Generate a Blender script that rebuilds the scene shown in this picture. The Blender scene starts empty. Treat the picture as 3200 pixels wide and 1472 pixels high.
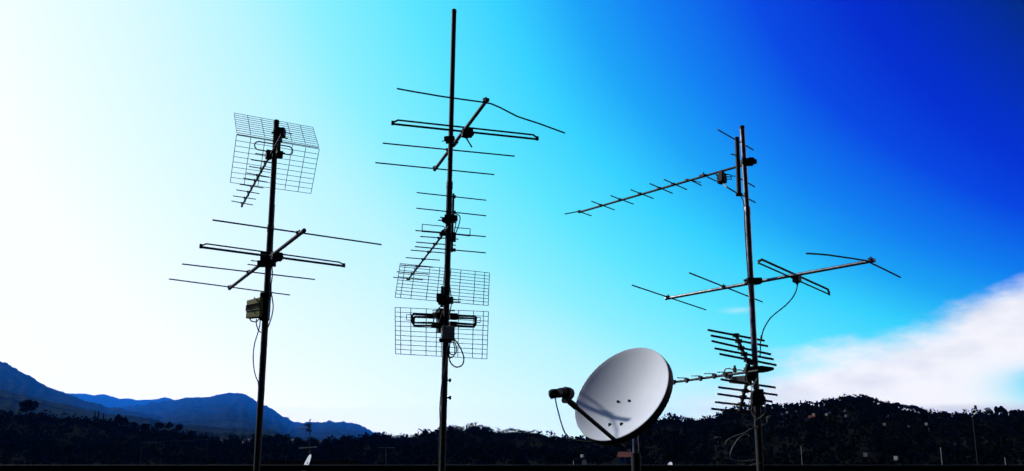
import bpy, math, random
import numpy as np
from mathutils import Vector, noise

random.seed(7); rng = np.random.default_rng(11)
scene = bpy.context.scene
COL = scene.collection
R = math.radians
EYE = 1.6
F, HOR = 2900.0, 1440.0
PITCH = math.atan((HOR - 736) / F)
CP, SP = math.cos(PITCH), math.sin(PITCH)

# ------------------------------------------------------------------ survey helpers (photo pixel -> point in the place)
def ray(u, v):
    x = (u - 1600) / F; y = (736 - v) / F
    return Vector((x, CP - y * SP, SP + y * CP))
def at(u, v, Y):                                # on the upright plane at distance Y
    d = ray(u, v); d = d * (Y / d.y); return Vector((d.x, d.y, d.z + EYE))
def lev(u, v, z):                               # on the level plane at height z
    d = ray(u, v); d = d * ((z - EYE) / d.z); return Vector((d.x, d.y, d.z + EYE))
def onp(u, v, P, h):                            # on the upright plane through P running along h
    n = Vector((-h.y, h.x, 0)); d = ray(u, v)
    k = (P.x * n.x + P.y * n.y) / (d.x * n.x + d.y * n.y)
    d = d * k; return Vector((d.x, d.y, d.z + EYE))
def azel(u, v):
    d = ray(u, v).normalized(); return math.atan2(d.x, d.y), math.asin(d.z)
def hdir(a, b):
    d = b - a; d.z = 0; return d.normalized()

# ------------------------------------------------------------------ materials
def nt_math(nt, op, a, b=None, c=None, clamp=False):
    n = nt.nodes.new('ShaderNodeMath'); n.operation = op; n.use_clamp = clamp
    for i, x in enumerate((a, b, c)):
        if x is None: continue
        if isinstance(x, (int, float)): n.inputs[i].default_value = x
        else: nt.links.new(x, n.inputs[i])
    return n.outputs[0]
def mat(name, c1, c2=None, rough=0.6, metal=0.0, scale=20.0, bump=0.0, spec=0.5, detail=6):
    m = bpy.data.materials.new(name); m.use_nodes = True
    nt = m.node_tree; p = nt.nodes['Principled BSDF']
    p.inputs['Roughness'].default_value = rough; p.inputs['Metallic'].default_value = metal
    p.inputs['Specular IOR Level'].default_value = spec
    c2 = c2 or tuple(x * 0.6 for x in c1)
    tc = nt.nodes.new('ShaderNodeTexCoord'); no = nt.nodes.new('ShaderNodeTexNoise')
    no.inputs['Scale'].default_value = scale; no.inputs['Detail'].default_value = detail
    nt.links.new(tc.outputs['Object'], no.inputs['Vector'])
    cr = nt.nodes.new('ShaderNodeValToRGB')
    cr.color_ramp.elements[0].position = 0.35; cr.color_ramp.elements[1].position = 0.65
    cr.color_ramp.elements[0].color = (*c2, 1); cr.color_ramp.elements[1].color = (*c1, 1)
    nt.links.new(no.outputs['Fac'], cr.inputs['Fac']); nt.links.new(cr.outputs['Color'], p.inputs['Base Color'])
    if bump:
        b = nt.nodes.new('ShaderNodeBump'); b.inputs['Strength'].default_value = bump
        nt.links.new(no.outputs['Fac'], b.inputs['Height']); nt.links.new(b.outputs['Normal'], p.inputs['Normal'])
    return m
M = {}
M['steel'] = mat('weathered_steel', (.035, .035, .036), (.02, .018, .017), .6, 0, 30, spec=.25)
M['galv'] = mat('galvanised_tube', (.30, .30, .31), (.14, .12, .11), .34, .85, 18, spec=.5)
M['alu'] = mat('dull_aluminium', (.045, .045, .047), (.025, .025, .026), .55, 0, 40, spec=.3)
M['wire'] = mat('grid_wire', (.04, .05, .07), (.03, .035, .05), .55, .2, 40, spec=.3)
M['plastic'] = mat('black_plastic', (.016, .016, .018), (.010, .010, .011), .6, 0, 30, spec=.25)
M['rubber'] = mat('cable_sheath_black', (.03, .03, .032), (.018, .018, .018), .5, 0, 30, spec=.3)
M['sheath'] = mat('cable_sheath_pale', (.42, .39, .28), (.26, .24, .18), .5, 0, 30)
M['rust'] = mat('rusty_bolt', (.22, .09, .04), (.1, .04, .02), .8, .2, 60)
M['olive'] = mat('olive_plastic_box', (.36, .36, .075), (.26, .26, .05), .6, 0, 25, .05, spec=.3)
M['band'] = mat('dark_label_band', (.012, .011, .011), None, .9, spec=.05)
M['edge'] = mat('pale_edge', (.75, .70, .40), (.6, .55, .3), .6)  # pale yellow, lighter than the olive housing
M['letter'] = mat('worn_pale_lettering', (.20, .15, .11), (.03, .025, .02), .9, 0, 60)
M['whitebox'] = mat('pale_plastic_box', (.5, .48, .42), (.4, .38, .33), .55, 0, 20)
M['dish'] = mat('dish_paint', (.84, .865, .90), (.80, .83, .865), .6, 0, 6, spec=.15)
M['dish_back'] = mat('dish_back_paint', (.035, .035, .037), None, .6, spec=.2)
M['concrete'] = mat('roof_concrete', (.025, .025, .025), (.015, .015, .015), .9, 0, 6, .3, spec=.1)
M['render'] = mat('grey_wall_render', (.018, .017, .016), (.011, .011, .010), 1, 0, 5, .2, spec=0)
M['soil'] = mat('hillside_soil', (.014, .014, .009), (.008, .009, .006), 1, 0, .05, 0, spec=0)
M['valley'] = mat('valley_ground', (.04, .045, .025), (.025, .03, .018), 1, 0, .01, 0, spec=0)
M['forest'] = mat('mountain_forest', (.026, .035, .021), (.007, .010, .006), 1, 0, .004, 0, spec=0, detail=12)
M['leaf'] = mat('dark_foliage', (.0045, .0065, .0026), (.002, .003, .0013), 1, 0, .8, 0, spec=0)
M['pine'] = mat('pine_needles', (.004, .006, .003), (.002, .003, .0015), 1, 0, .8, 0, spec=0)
M['bark'] = mat('bark', (.06, .045, .03), (.03, .022, .016), .95, 0, 3, .2, spec=.1)
M['wall_white'] = mat('white_wall', (.80, .78, .72), (.70, .68, .62), .85, 0, 1.5)
M['wall_cream'] = mat('cream_wall', (.68, .60, .44), (.58, .50, .37), .85, 0, 1.5)
M['tile'] = mat('red_roof_tile', (.20, .040, .025), (.12, .025, .016), .85, 0, 4, .3)
M['tile_dark'] = mat('dark_roof_tile', (.006, .004, .0035), (.003, .0025, .002), 1, 0, 4, .3, spec=0)
M['glass'] = mat('dark_window', (.01, .011, .013), None, .15)
M['post'] = mat('painted_post', (.5, .5, .48), (.35, .34, .32), .5, .2, 10)

# ------------------------------------------------------------------ mesh builder
class MB:
    S = 1.0
    def __init__(s): s.v = []; s.f = []
    def tube(s, pts, r, n=10, r2=None, cap=True):
        pts = [Vector(p) for p in pts]; r *= MB.S; r2 = r2 and r2 * MB.S
        m = len(pts); b = len(s.v)
        t0 = (pts[1] - pts[0]).normalized()
        up = Vector((0, 0, 1)) if abs(t0.z) < .9 else Vector((0, 1, 0))
        x = t0.cross(up).normalized()
        for i, p in enumerate(pts):
            if i == 0: t = t0
            elif i == m - 1: t = (pts[i] - pts[i-1]).normalized()
            else: t = ((pts[i+1] - pts[i]).normalized() + (pts[i] - pts[i-1]).normalized()).normalized()
            x = (x - t * x.dot(t)).normalized(); y = t.cross(x)
            rr = r if r2 is None else r + (r2 - r) * i / (m - 1)
            for k in range(n):
                a = 2 * math.pi * k / n
                s.v.append(p + x * (rr * math.cos(a)) + y * (rr * math.sin(a)))
        for i in range(m - 1):
            for k in range(n):
                k2 = (k + 1) % n
                s.f.append((b + i*n + k, b + i*n + k2, b + (i+1)*n + k2, b + (i+1)*n + k))
        if cap:
            s.f.append(tuple(b + k for k in reversed(range(n))))
            s.f.append(tuple(b + (m-1)*n + k for k in range(n)))
        return s
    def box(s, c, hx, hy, hz):                  # centre and three half-vectors
        b = len(s.v); c = Vector(c); hx = Vector(hx)*MB.S; hy = Vector(hy)*MB.S; hz = Vector(hz)*MB.S
        for sz in (-1, 1):
            for sx, sy in ((-1, -1), (1, -1), (1, 1), (-1, 1)):
                s.v.append(c + hx*sx + hy*sy + hz*sz)
        for q in ((3,2,1,0), (4,5,6,7), (0,1,5,4), (1,2,6,5), (2,3,7,6), (3,0,4,7)):
            s.f.append(tuple(b + i for i in q))
        return s
    def prism(s, poly, d):                      # planar polygon pushed along d
        b = len(s.v); n = len(poly); d = Vector(d)
        for p in poly: s.v.append(Vector(p))
        for p in poly: s.v.append(Vector(p) + d)
        s.f.append(tuple(b + i for i in reversed(range(n)))); s.f.append(tuple(b + n + i for i in range(n)))
        for i in range(n):
            j = (i + 1) % n; s.f.append((b + i, b + j, b + n + j, b + n + i))
        return s
    def lathe(s, o, ax, prof, n=24):            # prof: (along, radius)
        o = Vector(o); ax = Vector(ax).normalized()
        up = Vector((0, 0, 1)) if abs(ax.z) < .9 else Vector((0, 1, 0))
        x = ax.cross(up).normalized(); y = ax.cross(x); b = len(s.v)
        for h, r in prof:
            for k in range(n):
                a = 2 * math.pi * k / n
                s.v.append(o + (ax*h + x*(r*math.cos(a)) + y*(r*math.sin(a)))*MB.S)
        for i in range(len(prof) - 1):
            for k in range(n):
                k2 = (k + 1) % n
                s.f.append((b + i*n + k, b + i*n + k2, b + (i+1)*n + k2, b + (i+1)*n + k))
        s.f.append(tuple(b + k for k in reversed(range(n)))); s.f.append(tuple(b + (len(prof)-1)*n + k for k in range(n)))
        return s
    def build(s, name, m, parent=None, smooth=True, bevel=0):
        o0 = parent_loc(parent)
        me = bpy.data.meshes.new(name)
        me.from_pydata([tuple(Vector(v) - o0) for v in s.v], [], s.f); me.update()
        o = bpy.data.objects.new(name, me); COL.objects.link(o)
        me.materials.append(M[m] if isinstance(m, str) else m)
        if smooth:
            me.polygons.foreach_set('use_smooth', [True] * len(me.polygons))
            try: me.set_sharp_from_angle(angle=R(40))
            except Exception: pass
        if bevel:
            md = o.modifiers.new('bevel', 'BEVEL'); md.width = bevel; md.segments = 2; md.limit_method = 'ANGLE'
        if parent: o.parent = parent
        return o
def parent_loc(p):
    v = Vector((0, 0, 0))
    while p is not None:
        v += p.location; p = p.parent
    return v
def tag(o, label, cat, group=None):
    o['label'] = label; o['category'] = cat
    if group: o['group'] = group
    return o
def thing(name, loc, label, cat, group=None):
    o = bpy.data.objects.new(name, None); COL.objects.link(o); o.location = loc
    o.empty_display_size = .1
    return tag(o, label, cat, group)
def struct(o):
    o['kind'] = 'structure'; return o
def copy_thing(root, loc, rot=0, scale=None, label=None, group=None):
    r = root.copy(); COL.objects.link(r); r.location = loc; r.rotation_euler = (0, 0, rot)
    if scale: r.scale = scale
    if label: r['label'] = label
    if group: r['group'] = group
    for ch in root.children:
        c = ch.copy(); COL.objects.link(c); c.parent = r
        for g in ch.children:
            d = g.copy(); COL.objects.link(d); d.parent = c
    return r
def smooth_line(P, k=6):                        # Catmull-Rom through the points
    P = [Vector(p) for p in P]; Q = [P[0] * 2 - P[1]] + P + [P[-1] * 2 - P[-2]]; out = []
    for i in range(1, len(Q) - 2):
        for j in range(k):
            t = j / k
            out.append(.5 * ((2*Q[i]) + (Q[i+1]-Q[i-1])*t + (2*Q[i-1]-5*Q[i]+4*Q[i+1]-Q[i+2])*t*t + (3*Q[i]-Q[i-1]-3*Q[i+1]+Q[i+2])*t**3))
    out.append(P[-1]); return out
UP = Vector((0, 0, 1))

# pixel frames of the close looks I measured from
def fr(ox, oy, sc): return lambda x, y: (ox + x * sc, oy + y * sc)
K1 = fr(480, 320, 760/2370); K2 = fr(480, 640, 760/2370); K3 = fr(680, 900, 300/622)
K5 = fr(1140, 230, 660/2300); K6 = fr(1200, 560, 400/1580); K7 = fr(1200, 780, 400/1247); K8 = fr(1200, 1120, 360/1212)
N1 = fr(1740, 380, 660/2444); N2 = fr(1940, 760, 900/2576); N3 = fr(2080, 1000, 400/1481)
N4 = fr(1680, 1060, 440/1266); N5 = fr(2220, 1200, 300/1307); N6 = fr(2300, 1140, 160/948); N7 = fr(1700, 1180, 140/1382)

# ------------------------------------------------------------------ light, sky
SUN_AZ, SUN_EL = R(-65.0), R(30.0)              # azimuth from straight ahead (minus = left)
SUN = Vector((math.sin(SUN_AZ)*math.cos(SUN_EL), math.cos(SUN_AZ)*math.cos(SUN_EL), math.sin(SUN_EL)))
sl = bpy.data.lights.new('sun', 'SUN'); sl.energy = 3.6; sl.angle = R(.5); sl.color = (1, .97, .93)
so = bpy.data.objects.new('sun', sl); COL.objects.link(so)
so.rotation_euler = (-SUN).to_track_quat('-Z', 'Y').to_euler(); so.location = SUN * 50

DENS = 5.2e-5
def lin(c): return tuple((x/255/12.92) if x/255 <= .04045 else ((x/255+.055)/1.055)**2.4 for x in c)
def make_world():
    w = bpy.data.worlds.new('World'); scene.world = w; w.use_nodes = True
    nt = w.node_tree; L = nt.links; bg = nt.nodes['Background']
    mm = lambda *a, **k: nt_math(nt, *a, **k)
    tc = nt.nodes.new('ShaderNodeTexCoord'); d = tc.outputs['Generated']
    sx = nt.nodes.new('ShaderNodeSeparateXYZ'); L.new(d, sx.inputs[0]); X, Y, Z = sx.outputs
    dp = nt.nodes.new('ShaderNodeVectorMath'); dp.operation = 'DOT_PRODUCT'; L.new(d, dp.inputs[0])
    a, e = R(-68), R(22)
    dp.inputs[1].default_value = (math.sin(a)*math.cos(e), math.cos(a)*math.cos(e), math.sin(e))
    gam = mm('ARCCOSINE', mm('MINIMUM', mm('MAXIMUM', dp.outputs['Value'], -1.0), 1.0))
    el = mm('ARCSINE', mm('MINIMUM', mm('MAXIMUM', Z, -1.0), 1.0))
    az = mm('ARCTAN2', X, Y)
    hz = mm('EXPONENT', mm('MULTIPLY', mm('MAXIMUM', el, 0.0), -1/.3))
    h2 = mm('EXPONENT', mm('MULTIPLY', mm('MAXIMUM', el, 0.0), -1/.1))
    s = mm('ADD', mm('ADD', mm('MULTIPLY', gam, 1.1471), -.5168), mm('MULTIPLY', hz, -.3946))
    s = mm('ADD', mm('ADD', s, mm('MULTIPLY', mm('MULTIPLY', gam, hz), -.5616)), mm('MULTIPLY', h2, .2353))
    nz = nt.nodes.new('ShaderNodeTexNoise'); nz.inputs['Scale'].default_value = 3; nz.inputs['Detail'].default_value = 3
    L.new(d, nz.inputs['Vector'])
    s = mm('ADD', s, mm('MULTIPLY', mm('SUBTRACT', nz.outputs['Fac'], .5), .03))
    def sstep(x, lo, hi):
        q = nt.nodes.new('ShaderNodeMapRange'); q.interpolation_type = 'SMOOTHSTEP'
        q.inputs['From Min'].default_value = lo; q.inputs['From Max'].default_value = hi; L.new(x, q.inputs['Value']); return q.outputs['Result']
    s = mm('ADD', s, mm('MULTIPLY', mm('SUBTRACT', 1.0, sstep(Y, -.1, .6)), 1.1))   # sky beside and behind the camera darkened to cut fill light
    t = mm('DIVIDE', mm('ADD', s, .2), 1.6)      # ramp over s = -0.2 .. 1.4
    cr = nt.nodes.new('ShaderNodeValToRGB'); L.new(t, cr.inputs['Fac']); cr.color_ramp.interpolation = 'LINEAR'
    stops = [(-.2, (253, 255, 255)), (-.05, (250, 254, 255)), (0, (240, 252, 254)), (.1, (220, 248, 253)), (.22, (185, 243, 252)), (.3, (140, 238, 252)),
             (.4, (95, 228, 250)), (.5, (55, 208, 248)), (.58, (30, 163, 241)), (.65, (20, 128, 236)), (.75, (12, 72, 222)), (.85, (7, 36, 196)),
             (.92, (3, 16, 160)), (.97, (1, 2, 110)), (1.0, (0, 0, 72)), (1.2, (0, 1, 40)), (1.4, (0, 1, 25))]
    E = cr.color_ramp.elements
    while len(E) < len(stops): E.new(.5)
    for k, (q, c) in enumerate(stops):
        E[k].position = (q + .2) / 1.6; E[k].color = (*lin(c), 1)
    # a bank of cloud low on one side, its upper edge torn
    da = mm('SUBTRACT', az, .279)
    top = mm('ADD', mm('ADD', mm('MULTIPLY', da, .2), .088), mm('MULTIPLY', mm('MULTIPLY', da, da), .5))
    cn = nt.nodes.new('ShaderNodeTexNoise'); cn.inputs['Scale'].default_value = 9; cn.inputs['Detail'].default_value = 7; cn.inputs['Roughness'].default_value = .62
    mp = nt.nodes.new('ShaderNodeMapping'); mp.inputs['Scale'].default_value = (1, 1, 2.2); L.new(d, mp.inputs[0]); L.new(mp.outputs[0], cn.inputs['Vector'])
    edge = mm('ADD', mm('SUBTRACT', top, el), mm('MULTIPLY', mm('SUBTRACT', cn.outputs['Fac'], .5), .08))
    c = mm('MULTIPLY', sstep(edge, -.022, .020), sstep(az, .08, .30))
    c = mm('MULTIPLY', c, sstep(Y, .0, .2))
    ga = mm('DIVIDE', mm('SUBTRACT', az, .520), .042); ge = mm('DIVIDE', mm('SUBTRACT', mm('ADD', el, mm('MULTIPLY', mm('SUBTRACT', cn.outputs['Fac'], .5), .04)), .066), .018)
    gap = mm('EXPONENT', mm('MULTIPLY', mm('ADD', mm('MULTIPLY', ga, ga), mm('MULTIPLY', ge, ge)), -1.0))
    c = mm('MULTIPLY', c, mm('SUBTRACT', 1.0, mm('MULTIPLY', gap, .9)))
    wa = mm('DIVIDE', mm('SUBTRACT', az, .2405), .014); we = mm('DIVIDE', mm('SUBTRACT', mm('ADD', el, mm('MULTIPLY', mm('SUBTRACT', cn.outputs['Fac'], .5), .012)), .1522), .0026)
    wisp = mm('MULTIPLY', mm('EXPONENT', mm('MULTIPLY', mm('ADD', mm('MULTIPLY', wa, wa), mm('MULTIPLY', we, we)), -1.0)), .3)
    c = mm('MAXIMUM', c, wisp)
    sky = nt.nodes.new('ShaderNodeTexSky'); sky.sky_type = 'NISHITA'; sky.sun_disc = False
    sky.sun_elevation = SUN_EL; sky.sun_rotation = SUN_AZ
    m0 = nt.nodes.new('ShaderNodeMixRGB'); m0.inputs[0].default_value = .001
    L.new(cr.outputs['Color'], m0.inputs[1]); L.new(sky.outputs['Color'], m0.inputs[2])
    m1 = nt.nodes.new('ShaderNodeMixRGB'); L.new(c, m1.inputs[0]); L.new(m0.outputs[0], m1.inputs[1])
    cm = nt.nodes.new('ShaderNodeTexNoise'); cm.inputs['Scale'].default_value = 14; cm.inputs['Detail'].default_value = 8; L.new(mp.outputs[0], cm.inputs['Vector'])
    cc = nt.nodes.new('ShaderNodeMixRGB'); cc.inputs[1].default_value = (.73, .77, .86, 1); cc.inputs[2].default_value = (.92, .93, .98, 1)
    L.new(sstep(cm.outputs['Fac'], .3, .62), cc.inputs[0]); L.new(cc.outputs[0], m1.inputs[2])
    
    HZ = 2400 * DENS                              # the low sky shines through the valley haze
    gain = mm('MINIMUM', mm('EXPONENT', mm('MULTIPLY', mm('DIVIDE', HZ, mm('MAXIMUM', Z, .055)), sstep(Y, .1, .7))), 14.0)
    g1_ = nt.nodes.new('ShaderNodeVectorMath'); g1_.operation = 'SCALE'; L.new(m1.outputs[0], g1_.inputs[0]); L.new(gain, g1_.inputs['Scale'])
    g2_ = nt.nodes.new('ShaderNodeVectorMath'); g2_.operation = 'SCALE'; g2_.inputs[0].default_value = (.012, .105, .42); L.new(mm('SUBTRACT', gain, 1.0), g2_.inputs['Scale'])
    g3_ = nt.nodes.new('ShaderNodeVectorMath'); g3_.operation = 'SUBTRACT'; L.new(g1_.outputs[0], g3_.inputs[0]); L.new(g2_.outputs[0], g3_.inputs[1])
    g4_ = nt.nodes.new('ShaderNodeVectorMath'); g4_.operation = 'MAXIMUM'; L.new(g3_.outputs[0], g4_.inputs[0]); g4_.inputs[1].default_value = (0, 0, 0)
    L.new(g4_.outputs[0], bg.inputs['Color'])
make_world()

cam = bpy.data.cameras.new('camera'); co = bpy.data.objects.new('camera', cam); COL.objects.link(co)
co.location = (0, 0, EYE); co.rotation_euler = (math.pi/2 + PITCH, 0, 0)
cam.sensor_width = 36; cam.lens = 36 * F / 3200; cam.clip_start = .05; cam.clip_end = 150000
scene.camera = co

# ------------------------------------------------------------------ the roof we stand on
PY = 9.0
ptop = EYE - 12.5 / F * PY
roof = thing('rooftop_terrace', (0, 3, 0), 'dark flat rooftop terrace with a straight parapet along the bottom edge', 'rooftop')
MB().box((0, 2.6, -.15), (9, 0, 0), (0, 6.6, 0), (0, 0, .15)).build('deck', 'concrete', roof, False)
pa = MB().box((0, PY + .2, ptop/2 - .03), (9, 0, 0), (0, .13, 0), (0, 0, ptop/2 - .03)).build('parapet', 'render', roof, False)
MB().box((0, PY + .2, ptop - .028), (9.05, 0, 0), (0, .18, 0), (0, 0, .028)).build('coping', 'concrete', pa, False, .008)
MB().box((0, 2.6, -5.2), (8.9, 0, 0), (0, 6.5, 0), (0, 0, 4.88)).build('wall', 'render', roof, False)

# ------------------------------------------------------------------ antenna helpers
def rod(mb, a, b, r, n=8):
    mb.tube([a, b], r, n); return mb
def clip(mb, c, h, f, sx, sy, sz):
    mb.box(c, h * sx, f * sy, UP * sz)
def mast_clamp(root, P, r, e, f, w=.055, m='steel', tail=.06):
    """clamp plate with two U-bolts round a mast of radius r at P; e along the plate, f towards the mast's back"""
    mb = MB(); mb.box(P - f*(r+.014), e*w, f*.012, UP*.032)
    mb.box(P + f*(r+.012), e*w*.8, f*.009, UP*.02)
    for dz in (-.018, .018):
        for sgn in (-1, 1):
            a = P + e*(sgn*(r+.008)) + UP*dz
            mb.tube([a - f*(r+.035), a + f*(r+tail)], .0042, 6)
            mb.lathe(a + f*(r+.022), f, [(0, .0085), (.008, .0085)], 6)
    return mb.build('clamp', m, root, True)
def cable(name, pts, r, label, mat_='rubber', k=6):
    o = MB().tube(smooth_line(pts, k), r, 8)
    p0 = Vector(pts[-1]); t = thing(name, p0, label, 'cable')
    o.build('sheath', mat_, t); return t

# ------------------------------------------------------------------ mast, left
D1 = 8.6
MB.S = D1 / 7.0                                  # sizes below were taken for a mast 7 m away
def mast(name, top, mid, bot, D, r1, r2, label, mat_='steel', floor=0.0):
    T, Mi, B = at(*top, D), at(*mid, D), at(*bot, D)
    g = (B - Mi).normalized(); B0 = B + g * ((floor - B.z) / g.z)
    t = thing(name, (B0.x, B0.y, floor), label, 'antenna mast', 'antenna masts on the roof')
    MB().tube([Mi + g*.12, T], r1, 16).build('upper_tube', mat_, t)
    MB().tube([B0 + UP*.012, Mi], r2, 16).build('lower_tube', mat_, t)
    MB().lathe(T, UP, [(-.02, r1*1.06), (.004, r1*1.06), (.010, r1*.8)], 16).build('end_cap', 'plastic', t)
    MB().lathe(Mi, UP, [(-.05, r2*1.1), (.0, r2*1.1), (.012, r1*1.05)], 16).build('collar', mat_, t)
    MB().box((B0.x, B0.y, floor + .006), (.14, 0, 0), (0, .14, 0), (0, 0, .006)).build('base_plate', mat_, t, False)
    return t, T, Mi, B
m1, T1, MI1, B1 = mast('antenna_mast', (864, 379), (846, 705), (802, 1472), D1, .0215, .0245, 'straight dark mast carrying the grid antenna and the olive box')

def mast_shade_tube(t, T, B, v0, v1, r, D):        # added dark tube, in place of the dim reflection low on the mast
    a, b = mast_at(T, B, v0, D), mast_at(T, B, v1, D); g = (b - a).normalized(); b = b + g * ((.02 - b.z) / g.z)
    MB().tube([a, b], r, 16).build('shade_tube', 'steel', t)
def mast_at(T, B, v_px, D):                     # mast axis point at the image height v
    lo = at(1600, v_px, D).z; k = (lo - B.z) / (T.z - B.z); return B + (T - B) * k

def vhf(root_label, T, B, D, cross, boom, els, dip, box_px, rr, rb, rd, off, name='vhf_antenna', clamp=True, bm='alu'):
    """four-element yagi: every rod is level, so its ends are found on the level plane of its boom"""
    zc = at(*cross, D + off).z
    b0, b1 = lev(*boom[0], zc), lev(*boom[1], zc)
    f = hdir(b0, b1); P = mast_at(T, B, cross[1], D)
    t = thing(name, P, root_label, 'antenna', 'four-rod yagi antennas')
    mb = MB().tube([b0 - f*.02, b1 + f*.02], rb, 12); mb.lathe(b0 - f*.02, -f, [(0, rb*1.12), (.012, rb*1.05)], 12); mb.lathe(b1 + f*.02, f, [(0, rb*1.12), (.012, rb*1.05)], 12)
    mb.build('boom', bm, t)
    ebase = Vector((f.y, -f.x, 0))
    for kind, px in els:
        if len(px) == 2:
            pts = [lev(*q, zc + rb) for q in px]
        else:                                    # a bent rod: it droops in the upright plane of its own line
            pts = [onp(*q, b0, ebase) for q in px]
        m_ = MB().tube(pts, rr, 8)
        # bracket on the boom
        s = min(range(0, 101), key=lambda k: min((pts[i].lerp(pts[i+1], k/100) - (b0 + f * max(0, min((b1-b0).length, (pts[i].lerp(pts[i+1], k/100)-b0).dot(f))))).length for i in range(len(pts)-1)))
        best = None
        for i in range(len(pts)-1):
            for k in range(51):
                q = pts[i].lerp(pts[i+1], k/50); w = b0 + f * max(0, min((b1-b0).length, (q-b0).dot(f)))
                if best is None or (q - w).length < best[0]: best = ((q - w).length, w)
        w = best[1]
        m_.box(w + UP*(rb*.9), ebase*.022, f*.011, UP*.010); m_.lathe(w + UP*(rb+.008), UP, [(0, .006), (.012, .006)], 8)
        m_.build(kind, 'alu', t)
    (l0, l1), (u0, u1) = dip
    L0, L1 = lev(*l0, zc - .005), lev(*l1, zc - .005)
    e = hdir(L0, L1); z2 = zc + .03
    U0, U1 = lev(*u0, z2), lev(*u1, z2)
    m_ = MB().tube([L0, L1], rd[0], 8); m_.tube([L0 + UP*.012, U0, U1, L1 + UP*.012], rd[1], 8)
    for q in (L0, L1): m_.box(q + UP*.008, e*.010, f*.007, UP*.016)
    m_.build('folded_dipole', 'alu', t)
    c = lev(*box_px, zc - .02)
    mb = MB().box(c, e*.040, f*.030, UP*.030); mb.lathe(c + e*.036, e, [(0, .024), (.016, .020), (.022, .012)], 10); mb.lathe(c - UP*.028, -UP, [(0, .016), (.02, .010)], 10)
    mb.build('dipole_box', 'plastic', t, True, .005)
    if clamp: mast_clamp(t, P, .024, Vector((1, 0, 0)), Vector((0, 1 if off < 0 else -1, 0)))
    return t, zc, f, e, b0, b1

v1, z_v1, f1, e1, _, _ = vhf('four-rod antenna with straight rods, clamped above the olive box', T1, B1, D1, K2(1128, 508),
    [K2(1457, 258), K2(745, 812)],
    [('reflector_rod', [K2(574, 148), K2(2220, 388)]), ('director_rod', [K2(278, 577), K2(1572, 728)]), ('director_rod', [K2(150, 723), K2(1328, 879)])],
    ((K2(460, 412), K2(1855, 598)), (K2(515, 380), K2(1812, 560))), K2(1200, 505), .0056, .0145, (.0092, .0060), -.055)
# two short bolts left of its clamp
P = mast_at(T1, B1, 822, D1)
mb = MB()
for a, b in (((950, 543), (1090, 560)), ((915, 580), (1075, 602))):
    mb.tube([at(*K2(*a), D1 - .03), at(*K2(*b), D1 - .03)], .0042, 8)
mb.box(at(*K2(1060, 575), D1 - .03), (.035, 0, 0), (0, .02, 0), (0, 0, .024)); mb.box(at(*K2(1160, 575), D1 - .03), (.022, 0, 0), (0, .02, 0), (0, 0, .020))
mb.build('clamp_bolts', 'steel', v1)

# ---- grid antenna on the left mast
zb = at(*K1(1185, 520), D1 - .07).z
P1g = mast_at(T1, B1, K1(0, 500)[1], D1)
g1 = thing('grid_antenna', P1g, 'antenna with a folded wire-grid reflector at the top of the mast with the olive box', 'antenna')
hl, hr = K1(808, 310), K1(1612, 444)
zh = at(*K1(1195, 378), D1 - .12).z
HL, HR = lev(*hl, zh), lev(*hr, zh)
eg = hdir(HL, HR); fg = Vector((-eg.y, eg.x, 0))
def fit_panel(tl, tr, br, bl, Pm, ang, e, f):
    """the four corners seen in the photo, on the sheet's own tilted plane (through Pm, holding e, rising by ang along f)"""
    d = f*math.cos(ang) + UP*math.sin(ang); n = e.cross(d).normalized(); O = Vector((0, 0, EYE)); out = []
    for u, v in (tl, tr, br, bl):
        r_ = ray(u, v); out.append(O + r_*((Pm - O).dot(n) / r_.dot(n)))
    return out
def free_panel(tl, tr, br, bl, xs, nh, wr, root):
    mb = MB()
    for x in xs: mb.tube([tl.lerp(tr, x), bl.lerp(br, x)], wr*1.1, 6)
    for k in range(nh): mb.tube([tl.lerp(bl, k/(nh-1)), tr.lerp(br, k/(nh-1))], wr, 6)
    return mb.build('reflector_panel', 'wire', root)
x7 = [k/6 for k in range(7)]
Hm = (HL + HR)/2
free_panel(*fit_panel(K1(783, 103), K1(1552, 243), K1(1610, 430), K1(808, 292), Hm + UP*.008, R(40), eg, fg), x7, 10, .0022, g1)
free_panel(*fit_panel(K1(808, 318), K1(1615, 455), K1(1533, 888), K1(747, 780), Hm - UP*.012, R(-42), eg, fg), x7, 10, .0022, g1)
MB().tube([HL, HR], .0036, 6).build('fold_wire', 'wire', g1)
BN, BE = lev(*K1(1170, 455), zb), lev(*K1(858, 1012), zb)
fb = hdir(BN, BE); eb = Vector((fb.y, -fb.x, 0))
start = BN - fb*.44
MB().tube([start, BE + fb*.01], .0088, 10).build('boom', 'alu', g1)
for (a, b) in ((758,960,968,1000),(773,911,997,944),(805,852,1030,889),(838,798,1070,834),(874,738,1108,777),(897,686,1130,729),(930,624,1160,660),(950,558,1190,596),(990,497,1230,535)) and \
        [((758,960),(968,1000)),((773,911),(997,944)),((805,852),(1030,889)),((838,798),(1070,834)),((874,738),(1108,777)),((897,686),(1130,729)),((930,624),(1160,660)),((950,558),(1190,596)),((990,497),(1230,535))]:
    A, B_ = lev(*K1(*a), zb + .03), lev(*K1(*b), zb + .03)
    c = (A + B_)/2; k = (c - BN).dot(fb); w = BN + fb*k
    mb = MB().tube([A, B_], .0046, 8); q = Vector((w.x, w.y, zb))
    mb.box(q + UP*.017, eb*.009, fb*.007, UP*.016); mb.box(q + UP*.031, eb*.014, fb*.009, UP*.006); mb.box(q - UP*.012, eb*.007, fb*.010, UP*.006)
    mb.build('director_rod', 'alu', g1)
cd = at(*K1(1172, 442), D1 - .03)
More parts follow.
